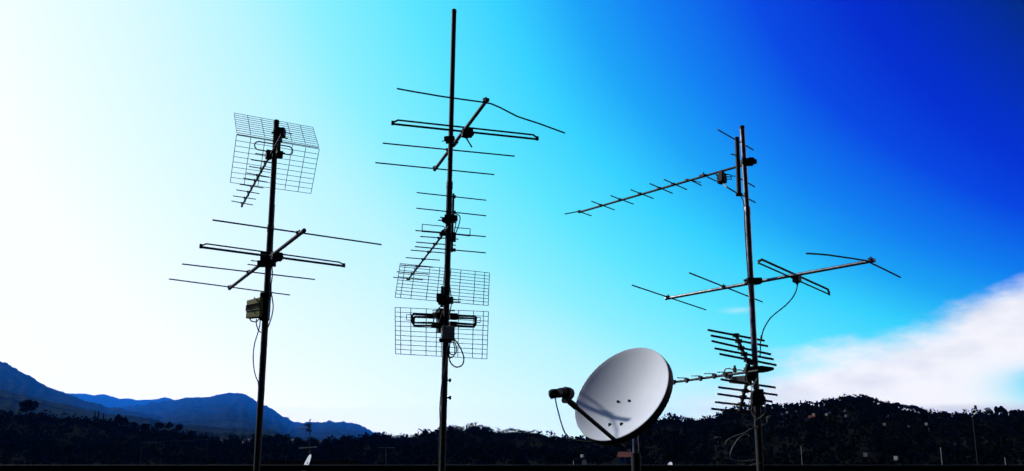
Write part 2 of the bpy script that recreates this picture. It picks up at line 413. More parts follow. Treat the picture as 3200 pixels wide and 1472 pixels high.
def stadium(c, e, hw, hh, n=10):
    pts = []
    for k in range(n + 1):
        a = -math.pi/2 + math.pi*k/n; pts.append(c + e*(hw-hh) + e*(hh*math.cos(a)) + UP*(hh*math.sin(a)))
    for k in range(n + 1):
        a = math.pi/2 + math.pi*k/n; pts.append(c - e*(hw-hh) + e*(hh*math.cos(a)) + UP*(hh*math.sin(a)))
    return pts
lp = stadium(cd - UP*.004, eg, .152*MB.S, .034*MB.S)
MB().tube(lp + lp[:2], .0052, 8).build('folded_dipole', 'alu', g1)
mb = MB().box(at(*K1(1122, 510), D1 - .06), eg*.022, fg*.02, UP*.036)
mb.box(at(*K1(1225, 510), D1 - .06), eg*.024, fg*.022, UP*.028); mb.lathe(at(*K1(1245, 490), D1 - .06), eg, [(0, .008), (.03, .005)], 8)
mb.build('dipole_box', 'plastic', g1, True, .006)
mb = MB().box(at(*K1(1235, 295), D1 - .03), (.036, 0, 0), (0, .035, 0), UP*.034); mb.tube([at(*K1(1255, 285), D1 - .03), at(*K1(1350, 308), D1 - .03)], .005, 8)
mb.tube([at(*K1(1240, 340), D1 - .03), at(*K1(1310, 350), D1 - .03)], .004, 8); mb.box(at(*K1(1222, 350), D1 - .02), (.02, 0, 0), (0, .03, 0), UP*.03)
mb.tube([at(*K1(1150, 298), D1 - .04), at(*K1(1180, 285), D1 - .04)], .008, 8)
mb.tube([at(*K1(1225, 330), D1 - .05), at(*K1(1215, 480), D1 - .05)], .016, 10)
mb.build('clamp', 'steel', g1, True, .006)
# ---- amplifier box
bx = thing('amplifier_box', at(*K2(1060, 1000), D1 - .03), 'weathered olive plastic box with a dark label band strapped to the mast', 'amplifier box')
q = [at(*K2(905, 930), D1 + .02), at(*K2(1040, 895), D1 - .10), at(*K2(1035, 1093), D1 - .10), at(*K2(894, 1108), D1 + .02)]
nrm = (q[1] - q[0]).cross(q[3] - q[0]).normalized()
if nrm.y > 0: nrm = -nrm
MB().prism(q, -nrm*.06).build('housing', 'olive', bx, False, .008)
def onq(x, y, d=.004): return q[0].lerp(q[1], x).lerp(q[3].lerp(q[2], x), y) + nrm*d
bd = MB().prism([onq(.0, .28, .0005), onq(1, .28, .0005), onq(1, .57, .0005), onq(0, .57, .0005)], nrm*.003).build('label_band', 'band', bx, False)
mb = MB(); xx = .08; random.seed(3)
while xx < .92:
    w = random.uniform(.022, .05); hh = random.uniform(.04, .08)
    mb.prism([onq(xx, .52-hh, .0036), onq(xx+w, .52-hh, .0036), onq(xx+w, .52, .0036), onq(xx, .52, .0036)], nrm*.0012); xx += w + random.uniform(.02, .045)
mb.build('lettering', 'letter', bd, False)
MB().prism([onq(.0, .575, .0005), onq(1, .575, .0005), onq(1, .60, .0005), onq(0, .60, .0005)], nrm*.006).build('ridge', 'edge', bx, False)
mb = MB().box(at(*K2(1085, 990), D1 - .03), (.035, 0, 0), (0, .035, 0), UP*.105); mb.build('mounting_bracket', 'plastic', bx, False, .006)
MB().tube([onq(.6, -.02, .008), onq(.95, .28, .010)], .004, 6).build('strap', 'rubber', bx)
MB().box(at(*K2(1097, 905), D1 - .068), (.004, 0, 0), (0, .003, 0), UP*.011).build('bolt', 'rust', bx, False)
A = D1 - .05
cable('coaxial_cable', [at(*K2(1178, 0), A), at(*K2(1165, 240), A), at(*K2(1158, 440), A), at(*K2(1155, 600), A), at(*K2(1157, 690), A), at(*K2(1146, 770), A), at(*K2(1146, 850), A), at(*K2(1158, 920), A), at(*K2(1165, 1000), A), at(*K2(1150, 1090), A), at(*K2(1120, 1180), A), at(*K3(322, 258), A)], .0045,
      'black cable bowing out to the right of the mast behind the olive box')
cable('coaxial_cable', [at(*K2(1140, 560), A), at(*K2(1128, 640), A), at(*K2(1130, 740), A), at(*K2(1142, 820), A), at(*K2(1135, 900), A), at(*K2(1110, 960), A)], .004, 'thin black cable from the four-rod antenna down to the olive box')
cable('coaxial_cable', [at(*K3(208, 200), A-.03), at(*K3(220, 214), A-.03), at(*K3(238, 219), A-.03), at(*K3(258, 214), A-.03), at(*K3(266, 200), A-.03)], .0042, 'short black cable loop hanging under the olive box')
cable('coaxial_cable', [at(*K3(252, 200), A), at(*K3(251, 230), A), at(*K3(258, 258), A), at(*K3(268, 278), A), at(*K3(282, 288), A)], .0042, 'short black cable curving from the olive box back to the mast')
cable('coaxial_cable', [at(*K3(277, 200), A), at(*K3(272, 250), A), at(*K3(258, 300), A), at(*K3(240, 360), A), at(*K3(231, 430), A), at(*K3(234, 510), A), at(*K3(248, 575), A), at(*K3(263, 612), A), at(*K3(268, 680), A)], .0042, 'long black cable bowing out to the left below the olive box')

# ------------------------------------------------------------------ mast, centre
D2 = 8.0
MB.S = D2 / 7.0                                  # sizes below were taken for a mast 7 m away
m2, T2, MI2, B2 = mast('antenna_mast', (1419, 33), (1405, 570), (1382, 1472), D2, .0195, .0235, 'tallest dark mast, rising well above its bent-rod antenna')
for v in (230, 415):
    c = at(*K8(662, v), D2); mb = MB().lathe(c - Vector((.012, 0, 0)), (1, 0, 0), [(0, .010), (.012, .010), (.016, .006), (.024, .006), (.028, .015), (.036, .016), (.042, .010)], 14); mb.build('insulator_knob', 'plastic', m2)
v2, z_v2, f2, e2, _, _ = vhf('four-rod antenna with a drooping bent top rod on the tallest mast', T2, B2, D2, K5(940, 800),
    [K5(1320, 302), K5(768, 1038)],
    [('reflector_rod', [K5(350, 163), K5(520, 195), K5(700, 225), K5(800, 243), K5(930, 262), K5(1290, 312), K5(1380, 330), K5(1470, 368), K5(1570, 420), K5(1660, 466), K5(1760, 500), K5(1900, 545), K5(2180, 648)]),
     ('director_rod', [K5(195, 758), K5(1630, 899)]), ('director_rod', [K5(115, 970), K5(1410, 1100)])],
    ((K5(303, 548), K5(1878, 715)), (K5(362, 507), K5(1835, 667))), K5(1115, 645), .0060, .0135, (.0088, .0076), .055, clamp=False)
mb = MB().tube(smooth_line([lev(*K5(1060, 690), z_v2 - .03), lev(*K5(1100, 700), z_v2 - .04), lev(*K5(1135, 750), z_v2 - .06), lev(*K5(1165, 800), z_v2 - .08)]), .006, 8)
mb.build('cable_stub', 'rubber', v2)
mb = MB().box(at(*K5(930, 722), D2), (.036, 0, 0), (0, .04, 0), UP*.020); mb.tube([at(*K5(838, 735), D2 - .03), at(*K5(900, 735), D2 - .03)], .004, 8); mb.box(at(*K5(880, 710), D2 - .02), (.012, 0, 0), (0, .02, 0), UP*.014)
mb.tube([at(*K5(1010, 740), D2 + .05), at(*K5(965, 790), D2 + .03)], .012, 8)
mb.build('clamp_jaw', 'steel', v2, True, .004)

# ---- uhf yagi of the centre mast
Pu = mast_at(T2, B2, K6(0, 660)[1], D2)
zu = at(*K6(765, 660), D2 + .05).z
u0, u1 = lev(*K6(760, 640), zu), lev(*K7(236, 291), zu)
fu = hdir(u0, u1); eu = Vector((fu.y, -fu.x, 0))
uy = thing('uhf_yagi', Pu, 'long yagi with rows of short rods below the bent-rod antenna', 'antenna')
MB().tube([u0 - fu*.16, u1 + fu*.012], .0085, 10).build('boom', 'alu', uy)
Q = Vector((Pu.x, Pu.y, zu)) - fu*.06
for a, b in (((403,165),(1262,260)), ((400,358),(1262,452)), ((388,633),(1256,709)), ((380,832),(1254,909))):
    mb = MB().tube([onp(*K6(*a), Q, eu), onp(*K6(*b), Q, eu)], .0046, 8)
    c = onp(*K6(866, a[1] + (b[1]-a[1])*.54), Q, eu); mb.box(c, eu*.011, fu*.010, UP*.011); mb.build('reflector_rod', 'alu', uy)
MB().tube([onp(*K6(858, 178), Q + fu*.012, eu), onp(*K6(838, 900), Q + fu*.012, eu)], .0085, 8).build('reflector_bar', 'alu', uy)
for ax, ay, bx_, by in ((447,707,920,740), (395,777,885,816), (330,875,790,915), (268,968,690,1000), (205,1060,610,1088), (155,1143,545,1172)):
    A_, B_ = lev(*K6(ax, ay), zu + .008), lev(*K6(bx_, by), zu + .008); mb = MB().tube([A_, B_], .0046, 8)
    k = ((A_ + B_)/2 - u0).dot(fu); w = u0 + fu*k
    mb.box(w + UP*.006, eu*.018, fu*.008, UP*.008); mb.build('director_rod', 'alu', uy)
A_, B_ = lev(*K7(90, 270), zu + .008), lev(*K7(380, 295), zu + .008); mb = MB().tube([A_, B_], .0046, 8); mb.box(u1 + UP*.004, eu*.018, fu*.010, UP*.010); mb.build('director_rod', 'alu', uy)
Q2 = u0 + fu*.02
g = lambda x, y: onp(*K6(x, y), Q2, eu)
mb = MB().tube([g(752, 605), g(732, 581), g(473, 556), g(470, 640)], .0040, 8); mb.tube([g(870, 597), g(1064, 612), g(1060, 698)], .0040, 8)
mb.tube([g(468, 641), g(760, 664)], .0072, 8); mb.tube([g(760, 664), g(1062, 698)], .0064, 8)
mb.build('folded_dipole', 'alu', uy)
mb = MB().prism([g(690, 690), g(690, 655), g(712, 630), g(758, 602), g(770, 690)], fu*.04); mb.build('dipole_box', 'plastic', uy, False, .004)
mb = MB().box(at(*K6(815, 490), D2), (.040, 0, 0), (0, .045, 0), UP*.024); mb.box(at(*K6(888, 480), D2), (.012, 0, 0), (0, .03, 0), UP*.018)
mb.tube([at(*K6(692, 470), D2 - .03), at(*K6(770, 478), D2 - .03)], .0046, 8); mb.tube([at(*K6(666, 506), D2 - .03), at(*K6(770, 512), D2 - .03)], .0050, 8)
mb.prism([at(*K6(712, 472), D2 - .05), at(*K6(712, 512), D2 - .05), at(*K6(760, 540), D2 - .05), at(*K6(760, 460), D2 - .05)], (0, .05, 0))
mb.build('clamp', 'steel', uy, True, .004)
MB().box(at(*K6(865, 720), D2), (.014, 0, 0), (0, .03, 0), UP*.03).build('bar_bracket', 'steel', uy, False, .004)
A = D2 - .05
cable('coaxial_cable', [at(*K6(870, 425), A), at(*K6(905, 432), A), at(*K6(935, 460), A), at(*K6(938, 500), A), at(*K6(925, 560), A), at(*K6(900, 630), A), at(*K6(878, 690), A), at(*K6(868, 740), A)], .0042, 'black cable arching beside the clamp of the long yagi')
cable('coaxial_cable', [at(*K6(890, 500), A), at(*K6(886, 560), A), at(*K6(872, 620), A), at(*K6(862, 690), A)], .0040, 'short black cable inside the arching cable on the tallest mast')

# ---- twin grid panel antenna of the centre mast
zg = at(*K7(570, 535), D2 - .10).z
GL, GR = lev(*K7(106, 515), zg), lev(*K7(1018, 575), zg)
e3 = hdir(GL, GR); f3 = Vector((-e3.y, e3.x, 0))
Pg = mast_at(T2, B2, K7(0, 560)[1], D2)
pg = thing('grid_antenna', Pg, 'antenna with two wire-grid panels behind twin dipoles, low on the tallest mast', 'antenna')
xs_u = [0, .055, .163, .325, .435, .49, .56, .673, .835, .945, 1]
H3 = .40
ce = (GL + GR)/2; hw = (GR - GL).length/2
du = f3*.62 + UP*.72; dl = f3*.62 - UP*.80
lo_l, lo_r = ce - e3*hw + UP*.03, ce + e3*hw + UP*.03
pu = fit_panel(K7(158, 135), K7(1028, 227), K7(1015, 545), K7(108, 465), at(1389, K7(0, 505)[1], D2 - .06), R(52), e3, f3)
pl = fit_panel(K7(108, 563), K7(1018, 605), K7(1002, 1065), K7(113, 1015), at(1389, K7(0, 585)[1], D2 - .02), R(-75), e3, f3)
free_panel(*pu, xs_u, 11, .0024, pg); free_panel(*pl, xs_u, 11, .0024, pg)
Yd = D2 + .06
Qd = at(*K7(580, 690), Yd)
h = lambda x, y, k=0: onp(*K7(x, y), Qd + f3*k, e3)
for name, ch in (('dipole_loop', [[h(500,640), h(290,628), h(276,642), h(274,700), h(296,742), h(500,742)], [h(490,662), h(305,655), h(292,665), h(292,712), h(490,714)]]),
                 ('dipole_loop', [[h(660,640), h(885,650), h(897,664), h(893,725), h(875,752), h(660,742)], [h(660,664), h(885,672), h(885,728), h(660,716)]])):
    mb = MB()
    for c in ch: mb.tube(c, .0095, 8)
    mb.build(name, 'alu', pg)
MB().tube([h(275,634,.02), h(219,634,.02), h(219,686,.02), h(275,688,.02)], .0034, 6).build('dipole_tip', 'alu', pg)
MB().tube([h(895,659,.02), h(939,661,.02), h(937,712,.02), h(893,709,.02)], .0034, 6).build('dipole_tip', 'alu', pg)
mb = MB().box(h(510, 640), e3*.030, f3*.02, UP*.020); mb.box(h(675, 652), e3*.032, f3*.02, UP*.024); mb.box(h(505, 735), e3*.030, f3*.02, UP*.018); mb.box(h(672, 728), e3*.030, f3*.02, UP*.020)
mb.box(h(545, 690), e3*.016, f3*.03, UP*.09); mb.tube([h(470, 596), h(690, 597)], .004, 6)
mb.build('dipole_box', 'plastic', pg, True, .004)
mb = MB().box(at(*K7(575, 490), D2 - .02), (.036, 0, 0), (0, .05, 0), UP*.032); mb.box(at(*K7(535, 470), D2 - .03), (.018, 0, 0), (0, .03, 0), UP*.030)
mb.tube([at(*K7(570, 358), D2 - .02), at(*K7(562, 560), D2 - .02)], .012, 10)
for yy in (487, 510): mb.tube([at(*K7(560, yy), D2 - .05), at(*K7(748, yy), D2 - .05)], .0045, 8)
for yy in (465, 525): mb.tube([at(*K7(530, yy), D2 - .05), at(*K7(670, yy), D2 - .05)], .005, 8)
mb.box(at(*K7(655, 495), D2 - .05), (.016, 0, 0), (0, .014, 0), UP*.026)
mb.build('clamp', 'steel', pg, True, .005)
# ---- pale amplifier box
b2 = thing('amplifier_box', at(*K7(615, 820), D2 - .05), 'small pale plastic box under the twin dipoles on the tallest mast', 'amplifier box')
MB().box(at(*K7(622, 812), D2 - .07), (.046, .01, 0), (-.008, .036, 0), UP*.048).build('housing', 'whitebox', b2, False, .006)
MB().box(at(*K7(600, 885), D2 - .06), (.047, 0, 0), (0, .035, 0), UP*.012).build('base_strap', 'plastic', b2, False, .004)
def cpts(Kf, l, Y): return [at(*Kf(*p), Y) for p in l]
A = D2 - .09
cable('coaxial_cable', cpts(K7, [(678,862),(715,910),(745,960),(770,1020),(778,1070),(768,1115),(730,1143),(690,1140),(655,1110),(638,1070),(632,1000),(640,930)], A), .0050, 'largest black cable loop hanging below the pale box')
cable('coaxial_cable', cpts(K7, [(675,870),(700,930),(708,980),(695,1015),(665,1024),(640,1005),(636,950),(645,900)], A+.02), .0042, 'smallest black cable loop below the pale box')
cable('coaxial_cable', cpts(K7, [(668,880),(688,950),(690,1000),(680,1035),(655,1053),(630,1048),(622,1010),(628,900)], A+.04), .0042, 'middle black cable loop below the pale box')
cable('coaxial_cable', cpts(K7, [(556,552),(525,580),(500,620),(486,670),(484,720),(495,760)], A), .0040, 'black cable curving left of the twin dipole mount')
cable('coaxial_cable', cpts(K7, [(577,595),(560,640),(540,700),(515,745),(500,765)], A), .0040, 'black cable slanting across the twin dipole mount')
cable('coaxial_cable', cpts(K7, [(640,340),(648,420),(660,500),(650,570),(636,640)], A), .0042, 'black cable beside the clamp of the twin grid panels')
cable('coaxial_cable', cpts(K7, [(622,900),(622,960),(608,1060),(597,1170)], A) + cpts(K8, [(655,60),(630,180),(606,300),(595,420),(588,520),(590,640),(584,800),(580,950),(574,1185)], D2-.035), .0045, 'long grey cable winding down the lower half of the tallest mast', 'steel')

MB.S = 1.0
# ------------------------------------------------------------------ mast, right
D3 = 7.5
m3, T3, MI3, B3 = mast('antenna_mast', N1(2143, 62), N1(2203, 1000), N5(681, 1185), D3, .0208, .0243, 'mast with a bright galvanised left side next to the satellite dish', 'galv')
mast_shade_tube(m3, T3, B3, 1268, 1472, .0285, D3)
P = mast_at(T3, B3, 512, D3)
zt = at(*N1(2110, 510), D3 + .02).z
t0, t1 = lev(*N1(2065, 528), zt), lev(*N1(262, 1048), zt)
ft = hdir(t0, t1); et = Vector((ft.y, -ft.x, 0))
ty = thing('uhf_yagi', P, 'long slanting yagi reaching far out from the top of the galvanised mast', 'antenna')
MB().tube([t0 - ft*.14, t1 + ft*.01], .0105, 10).build('boom', 'alu', ty)
for pts in ([(92,1070),(252,1040),(300,1056),(400,1090)], [(402,922),(667,1022)], [(625,858),(887,955)], [(855,788),(1117,890)], [(1077,718),(1338,830)], [(1242,670),(1503,787)], [(1530,668),(1672,738)], [(1740,640),(1848,690)]):
    if len(pts) == 2: pp = [lev(*N1(*p), zt + .011) for p in pts]; c = (pp[0] + pp[1])/2
    else: pp = [onp(*N1(*p), t1, et) for p in pts]; c = t1
    mb = MB().tube(pp, .0056, 8); k = max(0, min((t1-t0).length, (c - t0).dot(ft))); w = t0 + ft*k
    mb.box(w + UP*.008, et*.014, ft*.014, UP*.010); mb.build('director_rod', 'alu', ty)
mb = MB().tube([lev(*N1(1530, 668), zt + .014), lev(*N1(1600, 690), zt + .012), lev(*N1(1665, 704), zt + .02)], .0042, 8); mb.build('bent_rod', 'galv', ty)
mb = MB().tube([lev(*N1(1698, 625), zt), lev(*N1(1698, 592), zt) + UP*.005], .0042, 8); mb.box(lev(*N1(1700, 622), zt), et*.016, ft*.012, UP*.012); mb.build('broken_rod', 'alu', ty)
Yb = D3 - .03
ba, bb = at(*N1(2084, 182), Yb), at(*N1(2110, 858), Yb)
mb = MB().tube([ba, bb], .0195, 14); mb.box(bb + UP*.01, (.026, 0, 0), (0, .012, 0), UP*.012); mb.build('reflector_bar', 'steel', ty)
for a, b in (((1862,93),(2273,327)), ((2015,375),(2110,400)), ((2115,655),(2290,755)), ((2120,843),(2298,937))):
    MB().tube([onp(*N1(*a), bb + Vector((0, .03, 0)), et), onp(*N1(*b), bb + Vector((0, .03, 0)), et)], .0056, 8).build('reflector_rod', 'alu', ty)
cb = at(*N1(1910, 655), D3 + .18)
mb = MB().box(cb, et*.034, ft*.030, UP*.036); mb.box(cb + UP*.05, et*.018, ft*.022, UP*.02); mb.box(cb - UP*.03, et*.026, ft*.035, UP*.018); mb.build('dipole_box', 'plastic', ty, True, .006)
gq = lambda x, y: onp(*N1(x, y), cb, Vector((1, 0, 0)))
mb = MB().tube([gq(1890,575), gq(1930,600), gq(2012,618), gq(2022,668), gq(1950,665)], .0050, 8); mb.tube([gq(1950,640), gq(2018,640)], .0045, 8); mb.tube([gq(2015,628), gq(2068,632)], .0042, 8); mb.tube([gq(1838,600), gq(1860,645)], .004, 8)
mb.build('folded_dipole', 'alu', ty)
mb = MB().box(at(*N1(2205, 468), D3), (.052, 0, 0), (0, .05, 0), UP*.021); mb.box(at(*N1(2285, 465), D3), (.018, 0, 0), (0, .02, 0), UP*.017); mb.tube([at(*N1(2230, 490), D3 - .03), at(*N1(2275, 508), D3 - .03)], .005, 8); mb.box(at(*N1(2240, 445), D3 - .02), (.02, 0, 0), (0, .03, 0), UP*.016)
mb.build('clamp', 'steel', ty, True, .005)
A = D3 - .05
cable('coaxial_cable', [gq(1925,715)] + cpts(N1, [(1960,750),(2020,790),(2100,835),(2160,860)], D3+.02), .0062, 'pale worn cable sloping from the dipole of the slanting yagi to the mast', 'sheath')
cable('coaxial_cable', cpts(N1, [(2125,858),(2150,900),(2165,960),(2170,1050),(2174,1185)], A) + cpts(N2, [(1118,0),(1125,120),(1133,220),(1138,300),(1146,380),(1158,480),(1165,560)], A), .0045, 'thin cable running down the sunny side of the galvanised mast')

v3, z_v3, f3v, e3v, _, _ = vhf('four-rod antenna with a bent end rod and a hanging cable, halfway up the galvanised mast', T3, B3, D3, N2(1178, 345),
    [N2(2238, 160), N2(425, 492)],
    [('reflector_rod', [N2(1660, 92), N2(1760, 97), N2(1860, 106), N2(2060, 135), N2(2190, 155), N2(2240, 178), N2(2370, 240), N2(2500, 305)]),
     ('director_rod', [N2(615, 266), N2(1265, 525)]), ('director_rod', [N2(103, 376), N2(760, 596)])],
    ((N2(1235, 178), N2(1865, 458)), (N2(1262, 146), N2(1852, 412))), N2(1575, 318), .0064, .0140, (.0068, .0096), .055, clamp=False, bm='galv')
mb = MB().box(at(*N2(1185, 338), D3), (.062, 0, 0), (0, .05, 0), UP*.020); mb.tube([at(*N2(1098, 330), D3 - .03), at(*N2(1150, 335), D3 - .03)], .008, 8); mb.prism([at(*N2(1230, 310), D3 - .02), at(*N2(1272, 335), D3 - .02), at(*N2(1262, 358), D3 - .02), at(*N2(1205, 368), D3 - .02)], (0, .05, 0))
mb.build('clamp_jaw', 'steel', v3, True, .005)
c0_ = lev(*N2(1575, 345), z_v3 - .03)
cable('coaxial_cable', [c0_] + cpts(N2, [(1578,385),(1562,440),(1530,495),(1480,550),(1420,600),(1370,640),(1330,680),(1290,745),(1268,800),(1258,859)], D3 - .06) + cpts(N3, [(1105,180),(1098,260),(1097,360),(1092,440)], D3 - .05), .0050, 'long black cable hanging in a slack curve beside the galvanised mast')

# ---- corner reflector antenna of the right mast
Pc = mast_at(T3, B3, 1160, D3)
zc = at(*N3(935, 605), D3 - .02).z
c0, c1 = lev(*N3(935, 605), zc), lev(*N3(85, 722), zc)
fc = hdir(c0, c1); ec = Vector((fc.y, -fc.x, 0))
ca = thing('corner_reflector_antenna', Pc, 'antenna with slanted stacks of flat bars and a short boom behind the dish', 'antenna')
MB().tube([c0 - fc*.16, c1 + fc*.04], .0105, 10).build('boom', 'alu', ca)
V0 = c0.copy()
arm = lambda x, y: onp(*N3(x, y), V0, fc)
for pts, in (([(935,600),(958,500),(905,390),(860,290),(815,165)],), ([(940,620),(955,700),(920,800),(895,890),(870,1040)],)):
    mb = MB().tube([arm(*p) for p in pts], .0145, 8); mb.build('arm', 'steel', ca)
for cx_, a, b in (((815,178),(488,115),(1143,240)), ((845,245),(523,180),(1182,303)), ((872,325),(533,243),(1217,398)), ((908,395),(568,328),(1247,455)), ((945,465),(625,393),(1280,523)),
                  ((950,735),(640,687),(1270,782)), ((920,822),(613,778),(1292,868)), ((898,895),(602,855),(1235,945)), ((882,975),(577,950),(1200,1018)), ((865,1050),(530,1027),(1150,1090))):
    c = arm(*cx_); A_, B_ = onp(*N3(*a), c, ec), onp(*N3(*b), c, ec)
    ex = (B_ - A_)/2; mb = MB().box((A_ + B_)/2, ex, fc*.005, UP*.0082)
    mb.box(c, ec*.022, fc*.018, UP*.016); mb.build('reflector_bar', 'alu', ca, False)
for (px, rod_) in (((95,715), None), ((245,695), ((135,670),(215,680))), ((405,672), ((297,647),(385,655))), ((565,645), ((447,622),(530,632))), ((690,628), ((595,603),(672,610)))):
    w = lev(*N3(*px), zc); mb = MB().box(w, ec*.012, fc*.020, UP*.014); mb.box(w - UP*.019, ec*.008, fc*.011, UP*.006); mb.lathe(w + UP*.012, UP, [(0, .014), (.006, .008)], 10)
    if rod_:
        a_ = lev(*N3(*rod_[0]), zc + .018); mb.tube([a_, w + UP*.018], .0038, 8)
    mb.build('director_rod', 'alu', ca)
wd = lev(*N3(790, 625), zc)
mb = MB().tube([q_ for q_ in [lev(*N3(700, 640), zc) + UP*z_ + fc*0 for z_ in (0, .02)]], .012, 10)
ring = lambda x, y: onp(*N3(x, y), wd, fc)
mb.tube(smooth_line([ring(720,655), ring(690,640), ring(678,612), ring(690,575), ring(725,560), ring(790,575), ring(880,580), ring(905,592)]), .0052, 8)
mb.build('folded_dipole', 'alu', ca)
mb = MB().box(ring(800, 580), fc*.012, ec*.012, UP*.018); mb.box(ring(800, 545), fc*.008, ec*.008, UP*.014); mb.prism([ring(725,715), ring(760,655), ring(930,640), ring(930,740), ring(840,742), ring(735,730)], ec*.05); mb.prism([ring(690,680), ring(690,600), ring(740,595), ring(755,620), ring(730,680)], ec*.03)
mb.build('dipole_box', 'plastic', ca, False, .004)
mb = MB().prism([at(*N3(*p), D3 - .05) for p in ((930,540),(1110,528),(1225,542),(1258,550),(1255,578),(1190,595),(1110,605),(930,605))], (0, .08, 0))
mb.box(at(*N3(955, 575), D3 - .02), (.014, 0, 0), (0, .03, 0), UP*.045); mb.lathe(at(*N3(995, 500), D3 - .03), (0, -1, 0), [(0, .018), (.02, .014)], 10); mb.lathe(at(*N3(1003, 685), D3 - .03), (0, -1, 0), [(0, .016), (.02, .012)], 10)
mb.box(at(*N3(985, 650), D3 - .02), (.016, 0, 0), (0, .02, 0), UP*.03); mb.box(at(*N3(950, 690), D3 - .01), (.03, 0, 0), (0, .02, 0), UP*.03)
mb.build('clamp', 'steel', ca, True, .004)
# ---- dark splitter box low on the right mast
sb = thing('splitter_box', at(*N3(1085, 900), D3 - .05), 'dark box clipped round the galvanised mast where many cables meet', 'splitter box')
mb = MB().prism([at(*N3(*p), D3 - .085) for p in ((1000,845),(1040,800),(1135,798),(1142,870),(1160,900),(1170,960),(1140,985),(1000,985),(1003,900))], (0, .06, 0)); mb.build('housing', 'plastic', sb, False, .006)
mb = MB()
for x in (1022, 1042): mb.box(at(*N3(x, 770), D3 - .06), (.004, 0, 0), (0, .004, 0), UP*.022)
mb.build('connector', 'rust', sb, False)
A = D3 - .10
cable('coaxial_cable', cpts(N3, [(1063,678),(1035,720),(1003,778),(990,840),(978,910),(962,965),(955,1000),(962,1030)], A), .0036, 'pale cable slanting down the left of the splitter box', 'sheath')
cable('coaxial_cable', cpts(N3, [(935,693),(958,722),(980,750),(998,775)], A), .0040, 'short yellowish cable under the corner reflector boom', 'sheath')
cable('coaxial_cable', cpts(N5, [(566,300),(556,340),(566,390),(582,430),(606,462),(640,478),(676,458),(714,424),(740,380),(745,240)], A), .0036, 'yellowish cable loop hanging just under the splitter box', 'sheath')
cable('coaxial_cable', cpts(N5, [(640,478),(612,500),(602,540),(606,575),(626,592),(650,580)], A), .0042, 'smaller yellowish cable loop under the splitter box', 'sheath')
cable('coaxial_cable', cpts(N5, [(545,290),(520,330),(505,345),(520,362),(545,350)], A), .0036, 'tiny pale cable loop left of the splitter box', 'sheath')
cable('coaxial_cable', cpts(N5, [(640,590),(580,600),(530,620),(470,660),(380,690),(300,722),(240,755),(205,797),(208,830)], A), .0026, 'thin pale cable trailing away left from the galvanised mast', 'sheath')
cable('coaxial_cable', cpts(N5, [(522,715),(522,695),(495,684),(440,697),(375,748),(315,835),(278,915),(266,965),(280,1008),(340,1040),(430,1048),(520,1042),(640,1030)], A), .0027, 'wide pale cable loop hanging left of the galvanised mast', 'sheath')
cable('coaxial_cable', cpts(N5, [(540,1110),(580,1095),(630,1084),(678,1082)], A), .0027, 'short pale cable low on the galvanised mast', 'sheath')
cable('coaxial_cable', cpts(N5, [(760,470),(790,440),(825,430),(812,445),(770,490),(775,520),(745,540),(700,560)], A), .0040, 'knotted yellowish cable end right of the splitter box', 'sheath')

# ------------------------------------------------------------------ satellite dish
DD = 6.4
dc = at(1939.6, 1227.5, DD)
daz, delv = R(44), R(31)
dn = Vector((-math.sin(daz)*math.cos(delv), -math.cos(daz)*math.cos(delv), math.sin(delv)))
dw = Vector((math.cos(daz), -math.sin(daz), 0)); dt = dn.cross(dw)
if dt.z < 0: dt = -dt
RA, DEP = .368, .105
bt = R(283.5); ddn = dw*math.cos(bt) + dt*math.sin(bt)
dish = thing('satellite_dish', Vector((dc.x + .12, dc.y + .14, 0)), 'large white satellite dish with a dark feed arm in front of the galvanised mast', 'satellite dish')
def dish_mesh(c, w, t, n, a, dep, thick, lip, nr=20, ns=72):
    mb = MB(); base = []
    def ringv(r, back):
        i0 = len(mb.v)
        for k in range(ns):
            th = 2*math.pi*k/ns
            mb.v.append(c + w*(r*math.cos(th)) + t*(r*math.sin(th)) - n*(dep*(1 - (r/a)**2) + back))
        return i0
    mb.v.append(c - n*dep); rings = []
    for i in range(1, nr + 1): rings.append(ringv(a*i/nr, 0))
    rings.append(ringv(a*1.015, lip*.35)); rings.append(ringv(a*1.022, lip)); 
    for i in range(nr - 1, 0, -2): rings.append(ringv(a*i/nr, thick))
    last = len(mb.v); mb.v.append(c - n*(dep + thick))
    for k in range(ns): mb.f.append((0, rings[0] + k, rings[0] + (k+1) % ns))
    for p, q_ in zip(rings, rings[1:]):
        for k in range(ns): k2 = (k+1) % ns; mb.f.append((p + k, q_ + k, q_ + k2, p + k2))
    for k in range(ns): mb.f.append((last, rings[-1] + (k+1) % ns, rings[-1] + k))
    return mb
o = dish_mesh(dc, dw, dt, dn, RA, DEP, .012, .004).build('reflector', 'dish', dish)
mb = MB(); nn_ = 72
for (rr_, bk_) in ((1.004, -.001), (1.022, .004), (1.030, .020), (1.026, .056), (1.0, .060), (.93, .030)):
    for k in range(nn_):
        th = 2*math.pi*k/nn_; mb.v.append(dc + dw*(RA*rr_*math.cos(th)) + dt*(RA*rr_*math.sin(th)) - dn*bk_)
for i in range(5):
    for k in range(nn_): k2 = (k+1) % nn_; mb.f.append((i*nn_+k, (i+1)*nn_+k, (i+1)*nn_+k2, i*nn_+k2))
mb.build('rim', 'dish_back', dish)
def on_dish(u, v):
    r_ = ray(u, v); k = 5.0
    while k < 8:
        P_ = Vector((0, 0, EYE)) + r_*k; d = P_ - dc; x, y, z = d.dot(dw), d.dot(dt), d.dot(dn)
        if z < -DEP*(1 - (x*x + y*y)/RA**2): return P_, x, y
        k += .0005
    return None
for p in ((722, 562), (823, 555), (650, 770), (755, 765)):
    P_, x, y = on_dish(*N4(*p)); nn = (dn - (dw*x + dt*y)*(2*DEP/RA**2)).normalized()
    mb = MB().lathe(P_ - nn*.002, nn, [(0, .011), (.004, .011), (.0045, .0075), (.010, .007), (.012, .004)], 12); mb.build('bolt', 'steel', dish)
